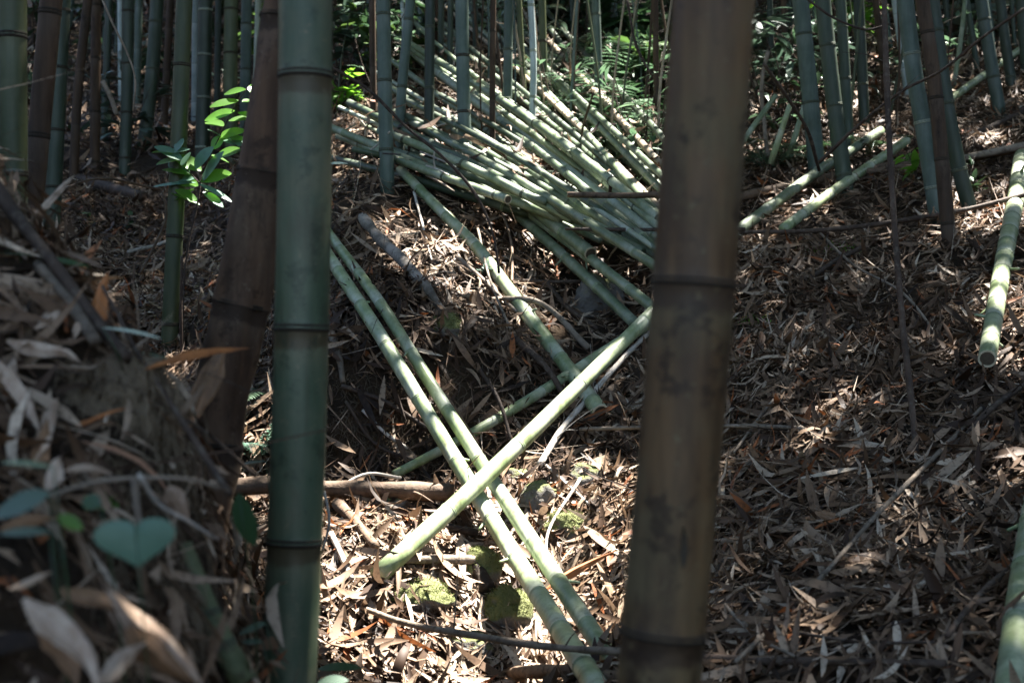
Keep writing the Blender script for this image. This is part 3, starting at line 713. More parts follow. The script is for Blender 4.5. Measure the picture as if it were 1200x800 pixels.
for k in range(NH):
    u = (k+random.uniform(-.4,.4))/(NH-1); u = min(max(u,0),1)
    A, B = heap_line(u)
    f0, f1 = random.choice([0,0,0,.05,.15]), random.choice([0,0,0,0,0,0,0,.1])
    x0, y0 = A[0]+(B[0]-A[0])*f0+random.uniform(-18,18), A[1]+(B[1]-A[1])*f0+random.uniform(-16,16)
    x1, y1 = B[0]-(B[0]-A[0])*f1+random.uniform(-6,10), B[1]-(B[1]-A[1])*f1+random.uniform(-16,16)
    if k in special: x0, y0, x1, y1 = A[0], A[1], B[0], B[1]
    bow = random.uniform(-9,12)
    lift0, lift1 = random.choice([.04,.1,.18,.26]), random.choice([.06,.14,.24,.36])
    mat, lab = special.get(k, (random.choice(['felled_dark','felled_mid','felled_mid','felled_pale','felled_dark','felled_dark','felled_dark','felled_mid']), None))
    if lab is not None: lift0, lift1 = max(lift0, .2), max(lift1, .3)
    if lab is None:
        lab = 'one of the green poles stacked in the sunlit middle of the heap' if 15 < k < 43 else ('one of the dull poles at the low left end of the heap' if k <= 15 else 'one of the shaded poles high at the back of the heap')
        grp = GH+(', middle' if 15 < k < 43 else ', low end' if k <= 15 else ', back')
    else: grp = GH
    w = random.uniform(5.5, 10.5)
    if lab.startswith('broad'): w = 13
    p0, p1 = onray(x0, y0, lift0), onray(x1, y1, lift1)
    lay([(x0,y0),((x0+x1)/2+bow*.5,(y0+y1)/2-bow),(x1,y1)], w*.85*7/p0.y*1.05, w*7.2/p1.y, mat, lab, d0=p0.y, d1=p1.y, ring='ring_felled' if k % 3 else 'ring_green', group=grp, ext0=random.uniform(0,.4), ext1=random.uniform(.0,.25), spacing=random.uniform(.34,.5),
        cuts=(False, f1 > .04))
lay([(588,205),(640,240),(700,275),(770,312)], 5, 8, 'felled_pale', 'thin bone white split pole lying over the low right end of the heap', .2, .3, ring=None, group=GH, name='split_pole')

# --------------------------------------------------------------- dead sticks, stems and logs
def stick(pix, w0, w1, mat, label, name='stick', cat='stick', l0=.02, l1=.02, d0=None, d1=None, wob=.25, group=None, twigs=0, ext0=0, ext1=0, sides=8):
    l0, l1 = max(l0, .065), max(l1, .065) if l1 else 0
    p0 = onray(*pix[0], l0) if d0 is None else P(*pix[0], d0)
    p1 = onray(*pix[-1], l1) if d1 is None else P(*pix[-1], d1)
    pts = inv_depth(pix, p0.y, p1.y)
    if ext0: pts.insert(0, pts[0]+(pts[0]-pts[1]).normalized()*ext0)
    if ext1: pts.append(pts[-1]+(pts[-1]-pts[-2]).normalized()*ext1)
    path = Path(pts, 10); n = max(10, int(path.L/.03)); n = min(n, 120)
    ss = [path.L*i/n for i in range(n+1)]
    ra, rb = w0*.5/F*p0.y, w1*.5/F*p1.y
    ph = random.uniform(0, 50)
    rr = [(ra+(rb-ra)*s/path.L)*(1+wob*mnoise.noise(Vector((s*7, ph, 0)))+.12*math.exp(-(((s+ph) % .17)-.085)**2/.00006)) for s in ss]
    v, f = tube(path, ss, rr, sides, True, wob*.6, ph)
    o = tag(link_mesh(name, v, f, M[mat], origin=tuple(pts[0])), label, cat, group)
    for k in range(twigs):
        s = path.L*random.uniform(.15,.9); b = path.at(s); t = path.tan(s)
        dv = (Vector((random.uniform(-1,1), random.uniform(-.6,.6), random.uniform(-.2,1))).normalized()+t*.5).normalized()
        ln = random.uniform(.06,.22); pp = Path([b, b+dv*ln*.5+Vector((0,0,.01)), b+dv*ln], 4)
        v, f = tube(pp, [pp.L*i/6 for i in range(7)], [max(.0008, ra*.3*(1-i/8)) for i in range(7)], 5)
        link_mesh('twig', v, f, M[mat], o, origin=tuple(pts[0]))
    return o
K = stick
K([(425,255),(450,285),(470,303),(482,318)], 13, 14, 'log_mottled', 'grey mottled broken log with a sunlit end on the leaf slope', 'fallen_log', 'log', .03, .04)
K([(484,320),(505,345),(516,362),(530,378)], 14, 10, 'log_mottled', 'dark short log continuing below the grey mottled one', 'fallen_log', 'log', .03, .03)
K([(262,572),(300,568),(380,572),(450,574),(532,577)], 19, 22, 'twig_brown', 'thick brown horizontal log passing behind the blue green culm', 'fallen_log', 'log', .07, .10, twigs=2, ext0=.3)
K([(470,655),(530,655),(597,657)], 11, 12, 'twig_grey', 'grey horizontal branch under the bright crossing poles', 'fallen_log', 'log', .05, .08)
K([(425,712),(470,728),(560,745),(640,757),(740,764)], 7, 10, 'twig_grey', 'grey brown stick lying across the stream bed in front of the mossy stone', 'stick', 'stick', .05, .1, twigs=4)
K([(815,771),(900,774),(1000,775),(1108,777)], 12, 10, 'twig_dark', 'dark straight stick lying along the bottom of the right bank', 'stick', 'stick', .03, .03, twigs=2, ext0=.2)
K([(600,788),(660,786),(725,793)], 16, 14, 'twig_brown', 'thick brown log end at the bottom behind the thickest culm', 'fallen_log', 'log', .04, .04, ext1=.2)
K([(680,503),(745,501),(870,499),(940,501)], 5, 5, 'twig_grey', 'thin straight grey twig passing level behind the thickest culm', 'twig', 'twig', .05, .04, twigs=3)
K([(768,382),(730,420),(690,466),(658,503),(632,545)], 5, 8, 'twig_pale', 'bleached white stick slanting below the crossing poles', 'stick', 'stick', .07, .05, twigs=6)
K([(665,228),(720,229),(790,228)], 7, 8, 'twig_brown', 'reddish brown level branch in front of the heap', 'branch', 'branch', d0=6.2, d1=6.25, ext1=.3)
K([(662,268),(720,269),(790,269)], 4, 5, 'twig_dark', 'thin dark level branch under the reddish one, in front of the heap', 'branch', 'branch', d0=6.0, d1=6.0, ext1=.3)
K([(387,78),(430,104),(475,148),(520,185),(560,232),(578,275),(585,320)], 4, 3, 'twig_dark', 'long thin dark vine slanting before the standing culms', 'vine', 'vine', d0=6.0, d1=5.8)
K([(390,298),(470,312),(560,325),(640,330),(740,326)], 4, 4, 'twig_dark', 'thin dark twig lying level across the leaf slope', 'twig', 'twig', .06, .1, twigs=3)
K([(866,272),(960,270),(1060,258),(1130,246),(1210,226)], 5, 6, 'twig_dark', 'thin dark branch spanning the right bank under the leaning culms', 'branch', 'branch', .1, .12, twigs=4)
K([(880,228),(950,212),(1020,200),(1090,188)], 10, 13, 'twig_brown', 'brown log lying across the feet of the leaning culms', 'fallen_log', 'log', .05, .06, ext0=.2)
K([(990,204),(1080,195),(1150,182),(1215,172)], 9, 10, 'twig_brown', 'long brown log higher on the right bank', 'fallen_log', 'log', .06, .06)
K([(1100,172),(1160,150),(1215,120)], 9, 8, 'twig_dark', 'dark log above the long brown one on the right bank', 'fallen_log', 'log', .05, .05)
K([(1130,185),(1165,178),(1205,170)], 8, 9, 'twig_grey', 'pale tan log end at the right edge above the short pale green pole', 'fallen_log', 'log', .12, .12)
K([(1036,-5),(1040,120),(1046,230),(1058,380),(1068,470),(1076,548)], 6, 8, 'twig_dark', 'slender dark sapling stem standing alone on the right bank', 'sapling_stem', 'sapling', d0=4.5, l1=0.0, wob=.15, ext0=1.5, twigs=4)
K([(1150,478),(1100,530),(1030,600),(940,700),(862,775)], 5, 6, 'twig_grey', 'long grey stick slanting down the right bank', 'stick', 'stick', .03, .03, twigs=4)
K([(1215,440),(1160,480),(1120,520),(1085,545)], 7, 5, 'twig_dark', 'dark stick slanting in from the right edge at mid height', 'stick', 'stick', .04, .03, twigs=3)
K([(1190,660),(1140,705),(1110,745)], 8, 7, 'twig_dark', 'dark short stick beside the lower right pole', 'stick', 'stick', .04, .02)
K([(1010,290),(980,305),(950,325)], 5, 6, 'twig_dark', 'short dark branch carrying green moss on the right bank', 'branch', 'branch', .04, .03)
K([(960,272),(1000,310),(1060,345),(1100,395)], 3, 3, 'twig_grey', 'thin twig crossing the upper right leaf slope', 'twig', 'twig', .05, .04)
K([(860,530),(905,470),(960,420),(1000,380)], 3, 3, 'twig_grey', 'thin grey twig beside the thickest culm at mid height', 'twig', 'twig', .04, .04)
K([(850,708),(880,742),(930,768)], 4, 4, 'twig_grey', 'bent thin twig above the dark bottom stick', 'twig', 'twig', .04, .03)
K([(930,740),(1010,752),(1095,752)], 4, 4, 'twig_dark', 'thin dark twig just above the dark bottom stick', 'twig', 'twig', .03, .03)
K([(640,395),(600,360),(560,322),(535,300)], 4, 5, 'twig_grey', 'thin grey root running down the leaf slope beside the sun banded pole', 'root', 'root', .04, .03)
K([(600,395),(640,430),(665,470)], 9, 7, 'twig_dark', 'dark dead branch under the sun banded pole', 'branch', 'branch', .04, .04, twigs=2)
K([(590,350),(625,352),(690,408)], 6, 8, 'twig_grey', 'grey dead branch between the sun banded pole and the slender pole', 'branch', 'branch', .05, .04)
K([(560,268),(575,330),(598,385)], 3, 3, 'twig_grey', 'pale hanging twig over the leaf slope left of the earth hollow', 'twig', 'twig', .12, .1)
K([(583,232),(600,290),(600,330)], 3, 3, 'twig_brown', 'thin curved root hanging below the heap', 'root', 'root', .10, .1)
K([(485,225),(497,270),(506,305)], 3, 2, 'twig_pale', 'thin pale straw hanging over the slope near the dark sheath', 'twig', 'twig', .08, .05)
K([(388,390),(398,420),(402,448)], 9, 7, 'twig_grey', 'short grey branch stub beside the blue green culm', 'branch', 'branch', .05, .03)
K([(425,480),(455,510),(478,525)], 4, 3, 'twig_pale', 'pale thin twig lying in front of the earth bank', 'twig', 'twig', .05, .05)
K([(405,470),(440,520),(500,543)], 4, 4, 'twig_dark', 'dark thin twig running to the slender crossing pole', 'twig', 'twig', .05, .05)
K([(388,625),(400,650),(412,678)], 7, 8, 'twig_pale', 'whitish split stick standing in the sunlit leaves', 'stick', 'stick', .06, .02)
K([(380,575),(386,610),(378,645)], 3, 3, 'twig_pale', 'thin white straw touching the edge of the blue green culm', 'twig', 'twig', d0=3.9, d1=3.9)
K([(655,690),(640,640),(680,560)], 3, 4, 'twig_pale', 'thin pale twig standing in front of the dark stone', 'twig', 'twig', .03, .1)
K([(640,545),(690,590)], 3, 3, 'twig_pale', 'short pale twig above the dark stone', 'twig', 'twig', .06, .05)
K([(470,560),(430,555),(395,572)], 4, 4, 'twig_pale', 'curved pale twig above the thick brown log', 'twig', 'twig', .08, .1)
K([(395,590),(415,610),(440,640)], 14, 10, 'twig_brown', 'short brown branch under the thick brown log', 'branch', 'branch', .02, .02)
K([(440,588),(500,610),(560,625)], 8, 10, 'twig_dark', 'dark branch slanting under the bright crossing poles', 'branch', 'branch', .03, .03)
K([(640,330),(665,360),(700,385)], 6, 6, 'twig_dark', 'dark root in the earth hollow below the slender poles', 'root', 'root', .04, .04)
# left side
K([(110,215),(135,222),(166,231)], 13, 14, 'twig_dark', 'black fallen log lying in the dark grove', 'fallen_log', 'log', .05, .05, ext0=.3)
K([(-10,215),(30,268),(70,318),(105,366),(150,420)], 17, 15, 'twig_dark', 'dark brown stalk slanting down the near mound', 'dead_stalk', 'dead stalk', d0=2.32, d1=2.02)
K([(45,310),(80,352),(112,400)], 14, 16, 'twig_grey', 'grey brown stalk below the dark stalk on the near mound', 'dead_stalk', 'dead stalk', d0=2.2, d1=2.03)
K([(120,335),(140,372),(160,412),(205,480),(270,580)], 4, 9, 'twig_dark', 'long dark branch running down the edge of the near mound', 'branch', 'branch', d0=2.12, d1=1.9, twigs=2)
K([(60,580),(110,565),(165,560),(225,562),(268,575)], 6, 5, 'twig_grey', 'thin grey twig level above the heart shaped leaf', 'twig', 'twig', d0=1.6, d1=1.75)
K([(163,556),(185,590),(220,610),(255,632)], 6, 3, 'twig_pale', 'pale twig slanting from the level twig on the mound', 'twig', 'twig', d0=1.62, d1=1.75)
K([(158,562),(160,590),(165,620)], 9, 8, 'twig_grey', 'short vertical stem behind the heart shaped leaf', 'stem', 'stem', d0=1.62, d1=1.62)
K([(180,450),(200,480),(235,502),(300,558)], 5, 5, 'twig_dark', 'dark twig between the near mound and the leaning brown culm', 'twig', 'twig', d0=2.1, d1=2.2)
K([(20,280),(60,232),(90,215),(190,222)], 3, 3, 'twig_dark', 'thin curved twig arching over the dark stalk', 'twig', 'twig', d0=2.6, d1=4.5)
K([(190,222),(195,250),(180,290),(165,320)], 3, 3, 'twig_grey', 'thin curved vine hanging before the leaf floor left of the olive culm', 'vine', 'vine', d0=5.2, d1=5.5)
K([(150,295),(190,285),(205,278)], 4, 4, 'twig_pale', 'pale thin stick left of the olive culm', 'twig', 'twig', .05, .05)
K([(213,300),(212,360),(213,425)], 3, 4, 'twig_dark', 'thin dark stem close to the olive culm', 'stem', 'stem', d0=5.9, l1=0)
K([(120,0),(133,30),(148,60),(158,90),(156,130)], 3, 2, 'twig_grey', 'pale thin vine hanging in the dark grove', 'vine', 'vine', d0=5, d1=5)
K([(540,640),(556,660),(572,690)], 16, 20, 'twig_dark', 'dark branch end added as pole shadow under the crossing of the poles', 'branch', 'branch', .03, .02)  # dark wood laid where only the poles' shadow falls
K([(600,650),(612,690),(618,720)], 9, 11, 'twig_dark', 'dark stick added as pole shadow just right of the tall mossy stone', 'stick', 'stick', .03, .02)  # second dark piece, standing in for the other pole's shadow bar
K([(400,452),(450,470),(505,505)], 6, 5, 'twig_dark', 'dark root running along the foot of the earth bank', 'root', 'root', .03, .03, twigs=3)
K([(470,425),(520,462),(560,520)], 5, 4, 'twig_brown', 'brown root hanging down the earth bank behind the parallel poles', 'root', 'root', .03, .03, twigs=3)
K([(560,430),(585,470),(600,520)], 5, 4, 'twig_dark', 'dark root hanging down the right end of the earth bank', 'root', 'root', .03, .03, twigs=3)
K([(120,95),(130,115),(137,135)], 6, 5, 'twig_grey', 'short grey stalk leaning in the dark grove', 'dead_stalk', 'dead stalk', d0=7, d1=7)
K([(940,-5),(985,25),(1020,35),(1042,28)], 3, 3, 'twig_dark', 'thin dark twig arching above the right bank culms', 'twig', 'twig', d0=5.5, d1=5.4)
K([(1200,10),(1150,45),(1100,85),(1060,105),(1020,135),(960,190)], 3, 4, 'twig_dark', 'long dark vine arching in front of the leaning culms', 'vine', 'vine', d0=5.4, d1=6.0)
K([(895,75),(925,118),(945,150),(960,200)], 4, 4, 'twig_dark', 'dark curving twig before the green fern', 'twig', 'twig', d0=5.8, d1=6.2)
K([(735,0),(748,60),(765,90)], 3, 3, 'twig_dark', 'dark curved vine before the ferns near the thickest culm', 'vine', 'vine', d0=6.5, d1=6.5)
K([(680,120),(720,140),(755,155)], 4, 3, 'twig_grey', 'tan straight twig lying over the ferns', 'twig', 'twig', .3, .3)
K([(680,215),(683,150),(695,110)], 3, 3, 'twig_dark', 'dark upright stem at the edge of the ferns', 'stem', 'stem', .05, d1=7.0)
K([(900,60),(893,95),(896,150),(900,185)], 5, 5, 'twig_grey', 'grey thin dead stem beside the thickest culm', 'stem', 'stem', d0=8, l1=.02)

hx, hy = [], []
for k in range(330):
    A, B = heap_line(random.random()); t = random.random(); q = onray(A[0]+(B[0]-A[0])*t, A[1]+(B[1]-A[1])*t, .1); hx.append(q.x); hy.append(q.y)
hx, hy = np.array(hx), np.array(hy); n = len(hx); hz0 = gz_np(hx, hy); nrm = slope_np(hx, hy)
a, s_, u = frames(n, nrm, np.abs(RNG.normal(0, .6, n))); Lh = RNG.uniform(.09, .22, n)
v, q, tt = leaves_mesh(np.stack([hx, hy, hz0], 1)+nrm*RNG.uniform(.1, .33, n)[:,None], a, s_, u, Lh, Lh*RNG.uniform(.1,.2,n), np.clip(RNG.normal(.45,.25,n),0,1), 3)
o = big_mesh('heap_leaf_litter', v, q, M['litter'], tt); o['kind'] = 'stuff'; o['label'] = 'dry leaves lodged among the felled bamboo poles'
for k in range(44):
    A, B = heap_line(random.random()); t = random.random(); x, y = A[0]+(B[0]-A[0])*t, A[1]+(B[1]-A[1])*t
    an = random.uniform(-2.6, .6); ln = random.uniform(18, 60)
    K([(x, y), (x+math.cos(an)*ln*.5+random.uniform(-4,4), y+math.sin(an)*ln*.5), (x+math.cos(an)*ln, y+math.sin(an)*ln)], random.uniform(2,3.4), 1.6, random.choice(['twig_grey','twig_dark','twig_pale']),
      'one of the loose twigs caught among the felled bamboo of the heap', 'twig', 'twig', .15, .3, group='loose twigs caught in the heap')

# --------------------------------------------------------------- rocks
def rock(px, py, w, h, mat, label, dep=.9, sink=.35, lumps=.28, seed=0):
    g = onray(px, py+h*.35, 0); sc = g.y/F
    import bmesh
    bm = bmesh.new(); bmesh.ops.create_icosphere(bm, subdivisions=4, radius=1)
    rx, rz, ry = w*.5*sc, h*.62*sc, w*.5*sc*dep
    for v in bm.verts:
        c = v.co.copy(); k = 1+lumps*mnoise.noise(c*1.3+Vector((seed,0,0)))+lumps*.5*mnoise.noise(c*3+Vector((seed,5,0)))+.06*mnoise.noise(c*9+Vector((seed,9,0)))
        v.co = Vector((c.x*rx*k, c.y*ry*k, c.z*rz*k))
    me = bpy.data.meshes.new('rock'); bm.to_mesh(me); bm.free(); me.materials.append(M[mat])
    me.polygons.foreach_set('use_smooth', np.ones(len(me.polygons), dtype=bool))
    o = bpy.data.objects.new('rock', me); COL.objects.link(o); o.location = g+Vector((0, ry*.3, rz*(1-sink)))
    tag(o, label, 'rock', 'stones in the stream bed')
    if mat == 'rock_mossy':
        a = Acc(); pool = [q for q in me.polygons if q.normal.z > .25]
        for k in range(900):
            q = random.choice(pool); b = Vector(o.location)+q.center+Vector((random.gauss(0,.004),random.gauss(0,.004),0)); d = (q.normal+rdir(.2)*.7).normalized()
            a.leaf(b-d*.001, d, rdir(0), random.uniform(.005,.014), random.uniform(.0015,.003), .3, .1, random.random(), 2)
        a.build('moss', 'moss', o, tuple(o.location)).__setitem__('kind', 'stuff')
    return o
# --------------------------------------------------------------- leaves and plants
class Acc:
    def __init__(s): s.v, s.f, s.t = [], [], []
    def leaf(s, base, d, up, L, W, droop=.2, fold=.25, tint=.5, n=6, shape='lance'):
        d = d.normalized(); side = d.cross(up); side = side.normalized() if side.length > 1e-5 else d.orthogonal().normalized(); nrm = side.cross(d)
        o = len(s.v)
        if shape == 'heart':
            ring, m = 4, 32; ctr = base+d*(L*.42)
            s.v.append(ctr-nrm*(.02*L)); s.t.append(tint)
            for r in range(1, ring+1):
                for k in range(m):
                    th = 2*math.pi*k/m; x = math.sin(th)**3; y = (13*math.cos(th)-5*math.cos(2*th)-2*math.cos(3*th)-math.cos(4*th))/17
                    x = x*.85+.15*math.sin(th); y = y*.8+.2*math.cos(th); f_ = r/ring
                    s.v.append(ctr+side*(x*W*.5*f_)-d*((y+.08)*L*.56*f_)+nrm*(abs(x)*W*.10*f_ - .05*L*f_*f_)); s.t.append(tint)
            for k in range(m): s.f.append((o, o+1+(k+1)%m, o+1+k))
            for r in range(ring-1):
                for k in range(m):
                    a_, b_ = o+1+r*m+k, o+1+r*m+(k+1)%m; s.f.append((a_, b_, b_+m, a_+m))
            return
        for i in range(n+1):
            t = i/n
            if shape == 'heart': w = (0.62+.38*math.sin(min(1,t*2.2)*math.pi/2))*(1-t**2.2) if t > .0 else .62
            elif shape == 'oval': w = max(.02, math.sin(math.pi*min(1, t*.97+.015)))**.7
            else: w = max(.02, math.sin(math.pi*t**.8))**.9 if 0 < t < 1 else .03
            c = base+d*(L*t)-up*(droop*L*t*t)
            for k in (-1, 0, 1):
                back = -d*(L*.13) if (shape == 'heart' and i == 0 and k) else Vector((0,0,0))
                s.v.append(c+side*(W*.5*w*k)+nrm*(abs(k)*fold*W*.5*w)+back); s.t.append(tint)
        for i in range(n):
            for k in range(2):
                a = o+i*3+k; s.f.append((a, a+1, a+4, a+3))
    def stem(s, pts, r0, r1, n=8, sides=5, tint=.3):
        p = Path(pts, 6); ss = [p.L*i/n for i in range(n+1)]
        v, f = tube(p, ss, [r0+(r1-r0)*i/n for i in range(n+1)], sides); o = len(s.v)
        s.v += v; s.f += [tuple(i+o for i in q) for q in f]; s.t += [tint]*len(v); return p
    def build(s, name, mat, parent=None, origin=None): return link_mesh(name, s.v, s.f, M[mat], parent, {'tint': s.t}, origin=origin)
def rdir(el=.3): 
    a = random.uniform(0, 2*math.pi); return Vector((math.cos(a)*math.cos(el), math.sin(a)*math.cos(el), math.sin(el)))
UPV = Vector((0,0,1))
def frond_into(a, base, d, L, arch=.5, pin=.25, tint=.5, npin=16):
    side0 = d.cross(UPV).normalized()
    pts = [base, base+d*L*.35+UPV*L*.05, base+d*L*.7-UPV*L*arch*.15, base+d*L-UPV*L*arch*.55]
    p = a.stem(pts, L*.008, L*.002, 10, 5, tint)
    for i in range(npin):
        t = .14+.86*i/npin; s = p.L*t; b = p.at(s); tn = p.tan(s); sd = tn.cross(UPV).normalized()
        ln = L*pin*math.sin(math.pi*(t*.86+.1))**.8*random.uniform(.9,1.1)
        for q in (-1, 1):
            dd = (sd*q+tn*.45-UPV*random.uniform(0,.2)).normalized()
            a.leaf(b, dd, UPV, ln, L*.042, .15, .1, min(1,max(0,tint+random.uniform(-.2,.2))), 3)
def fern(px, py, n, L, label, mat='fern', lift=0.0, arch=.6, spread=(.15,.7), face=None, group='ferns', name='fern', pin=.25):
    base = onray(px, py, lift); g = Vector((base.x, base.y, gz(base.x, base.y)))
    root = tag(empty(name, tuple(g)), label, 'fern', group)
    a0 = random.uniform(0, 6.28)
    for k in range(n):
        az = a0+2*math.pi*k/n+random.uniform(-.3,.3) if face is None else face+random.uniform(-1.1,1.1)
        el = random.uniform(*spread); d = Vector((math.cos(az)*math.cos(el), math.sin(az)*math.cos(el), math.sin(el)))
        a = Acc(); frond_into(a, g+UPV*.01, d, L*random.uniform(.75,1.15), arch*random.uniform(.7,1.3), pin, random.uniform(.2,.8)); a.build('frond', mat, root, tuple(g))
    return root
def shrub(px, py, h, n, leafL, leafW, label, mat='leaf_dark', grow=1.0, lift=0, spread=.5, group='leafy undergrowth', name='shrub', cat='shrub', shape='lance', d=None, stems=3):
    g = onray(px, py, lift) if d is None else P(px, py, d)
    g = Vector((g.x, g.y, gz(g.x, g.y)-.01 if d is None else g.z))
    root = tag(empty(name, tuple(g)), label, cat, group); st = Acc(); fo = Acc(); tips = []
    for k in range(stems):
        dv = (UPV+Vector((random.uniform(-spread,spread), random.uniform(-spread,spread), 0))).normalized(); hh = h*random.uniform(.7,1.1)
        tips.append(st.stem([g, g+dv*hh*.5, g+dv*hh+Vector((random.uniform(-.1,.1)*h, random.uniform(-.1,.1)*h, -.05*h))], .004+.004*h, .0015, 8))
    for k in range(n):
        p = random.choice(tips); s = p.L*random.uniform(.25,1); b = p.at(s); dd = rdir(random.uniform(-.3,.6)); tw = random.uniform(0, .3*h)
        if tw > .04: st.stem([b, b+dd*tw*.5+UPV*.01, b+dd*tw], .0018, .001, 3, 4)
        else: tw = 0
        for q in range(random.choice([1,2,3])):
            fo.leaf(b+dd*tw, (dd+rdir(0)*.7).normalized(), (UPV+rdir(0)*.3).normalized(), leafL*random.uniform(.6,1.2), leafW*random.uniform(.7,1.2), random.uniform(.05,.5), random.uniform(0,.4), random.random(), 4, shape)
    st.build('stem', 'twig_dark', root, tuple(g)); fo.build('foliage', mat, root, tuple(g)); return root

rock(594,727,60,46,'rock_mossy','round bright moss covered stone in front, beside the pole end',seed=1,sink=.1)
rock(563,676,46,44,'rock_mossy','tall mossy stone catching sun behind the round bright one',seed=2,sink=.1)
rock(490,697,80,30,'rock_mossy','flat low mossy stone at the cut end of the bright pole',seed=3,sink=.6)
rock(632,592,46,40,'rock_dark','dark wet stone right of the parallel poles',seed=4)
rock(665,620,54,30,'rock_mossy','low dark mossy stone right of the dark wet one',seed=5)
rock(693,560,56,30,'rock_dark','grey stone under the bleached white stick',seed=6,sink=.6)
rock(548,758,60,30,'rock_dark','grey stone below the lying stick',seed=7,sink=.55)
rock(455,592,44,26,'rock_dark','pale flat stone beneath the thick brown log',seed=8,sink=.5)
rock(700,350,60,50,'rock_dark','dark stone in the earth hollow under the slender poles',seed=9,sink=.5)
rock(606,562,34,22,'rock_dark','small grey stone beside the crossing point of the poles',seed=12,sink=.5)
rock(520,383,40,30,'rock_mossy','mossy stone showing on the leaf slope above the earth bank',seed=11,sink=.55)

# the bright sapling left of the leaning brown culm
g = onray(214, 418, 0); sd_ = g.y
root = tag(empty('broadleaf_sapling', tuple(g)), 'slender sapling with glowing yellow green leaves before the dark grove', 'sapling')
st = Acc()
main = st.stem([g, P(214,360,sd_), P(220,290,sd_), P(232,235,sd_), P(236,205,sd_)], .006, .004, 14)
br1 = st.stem([P(236,205,sd_), P(255,165,sd_), P(272,130,sd_), P(292,100,sd_)], .0035, .0015, 8)
br2 = st.stem([P(234,215,sd_), P(215,195,sd_), P(190,172,sd_)], .003, .0012, 8)
br3 = st.stem([P(232,235,sd_), P(255,215,sd_), P(285,182,sd_)], .003, .0012, 8)
st.build('stem', 'twig_dark', root, tuple(g))
def sleaf(x0, y0, x1, y1, w, mat='leaf_bright', dy=0.0, up=(0,-.35,1), t=.5):
    a = Acc(); b = P(x0, y0, sd_); e = P(x1, y1, sd_+dy); a.leaf(b, e-b, Vector(up).normalized(), (e-b).length, w*1.35/F*sd_, .12, .15, t, 7, 'oval'); a.build('leaf', mat, root, tuple(g))
for q in [(290,103,297,98,6),(288,105,262,108,10),(292,108,302,104,12),(280,118,246,122,13),(284,120,300,117,10),(275,130,240,138,14),(279,132,300,137,12),(262,148,240,140,14),(268,142,300,135,11),
          (255,160,288,150,12),(258,162,290,160,10),(248,175,262,158,14),(252,185,283,172,18),(236,200,205,180,15),(225,205,190,195,12),(234,212,270,200,16),(232,218,200,205,14),(240,222,262,228,8),(232,236,205,220,10),(234,240,200,222,8)]:
    sleaf(*q, 'leaf_bright', random.uniform(-.06,.06), (random.uniform(-.3,.3), random.uniform(-1.3,-.3), 1), random.random())
for q in [(205,180,176,176,12),(212,186,184,190,13),(222,205,196,186,14),(206,178,214,160,11),(228,210,208,208,10),(246,182,268,188,13),(258,160,244,150,12),(238,225,262,240,11),(228,222,204,232,11)]:
    sleaf(*q, random.choice(['leaf_bright','leaf_heart']), random.uniform(-.08,.08), (random.uniform(-.4,.4), random.uniform(-1.0,-.2), 1), random.random())
for q in [(215,188,180,168,16),(196,180,222,172,8),(215,195,222,176,14),(226,200,250,168,18),(236,214,262,172,16),(285,178,268,160,14),(230,214,176,214,6),(232,215,272,232,6),(262,165,296,168,12)]:
    sleaf(*q, 'leaf_heart', random.uniform(-.08,.02), (random.uniform(-.2,.2), -.7, 1), random.random())  # paler leaf colour stands in for the sun on these leaves

# the vine with the heart shaped leaf on the near mound
def vine_leaf(px, py, d, lx, ly, w, L, mat, label, up=(0,-.8,.6), foot=None, shape='heart', tint=.5, name='vine_leaf', droop=.1):
    """A leaf on its own stalk; (lx, ly) is the pixel direction of its tip."""
    base = P(px, py, d); tip = P(px+lx, py+ly, d)
    dirv = (tip-base); gg = onray(*foot, 0) if foot else Vector((base.x+.02, base.y+.04, gz(base.x+.02, base.y+.04)))
    root = tag(empty(name, tuple(gg)), label, 'leaf', 'green leaves growing on the near mound')
    a = Acc(); a.stem([gg, (gg+base)/2+Vector((.01,-.01,.02)), base], .0012, .0009, 8); a.build('stalk', 'leaf_dark', root, tuple(gg))
    a = Acc(); a.leaf(base, dirv, Vector(up).normalized(), L or dirv.length, w/F*d, droop, .12, tint, 10, shape); a.build('blade', mat, root, tuple(gg))
vine_leaf(158,608,1.42, 4,62, 96, None, 'leaf_heart', 'large heart shaped blue green leaf hanging over the near mound', (0,-1,.45))
vine_leaf(62,548,1.45, -62,-12, 16, None, 'leaf_blue', 'long flat blue green leaf at the left edge, highest of three', (0,-.3,1), shape='oval')
vine_leaf(58,578,1.40, -66,22, 34, None, 'leaf_blue', 'broad blue green leaf at the left edge, middle of three', (0,-.7,.7), shape='oval')
vine_leaf(58,624,1.38, -60,-4, 22, None, 'leaf_blue', 'flat blue green leaf at the left edge, lowest of three', (0,-.4,1), shape='oval')
vine_leaf(68,604,1.42, 28,14, 18, None, 'leaf_bright', 'small bright green leaf beside the lowest left edge leaf', (0,-.7,.7), shape='oval')
vine_leaf(118,592,1.55, -22,-8, 22, None, 'leaf_dark', 'small dim green leaf left of the heart shaped one', (0,-.8,.6), shape='oval')
vine_leaf(120,384,2.0, 68,6, 13, None, 'leaf_white_lit', 'shining whitish leaf seen edge on beside the orange sheath', (0,-.25,1), shape='oval')
vine_leaf(280,578,1.9, 14,60, 34, None, 'leaf_dark', 'dark drooping leaf left of the blue green culm', (-.6,-1,.3), shape='oval')
vine_leaf(165,413,2.3, 42,8, 12, None, 'leaf_blue', 'thin bluish leaf behind the whitish one on the mound edge', (0,-.3,1), shape='oval')
vine_leaf(0,298,2.2, 42,-2, 10, None, 'leaf_dark', 'dark green leaf at the left edge over the dark stalk', (0,-.3,1), shape='oval')
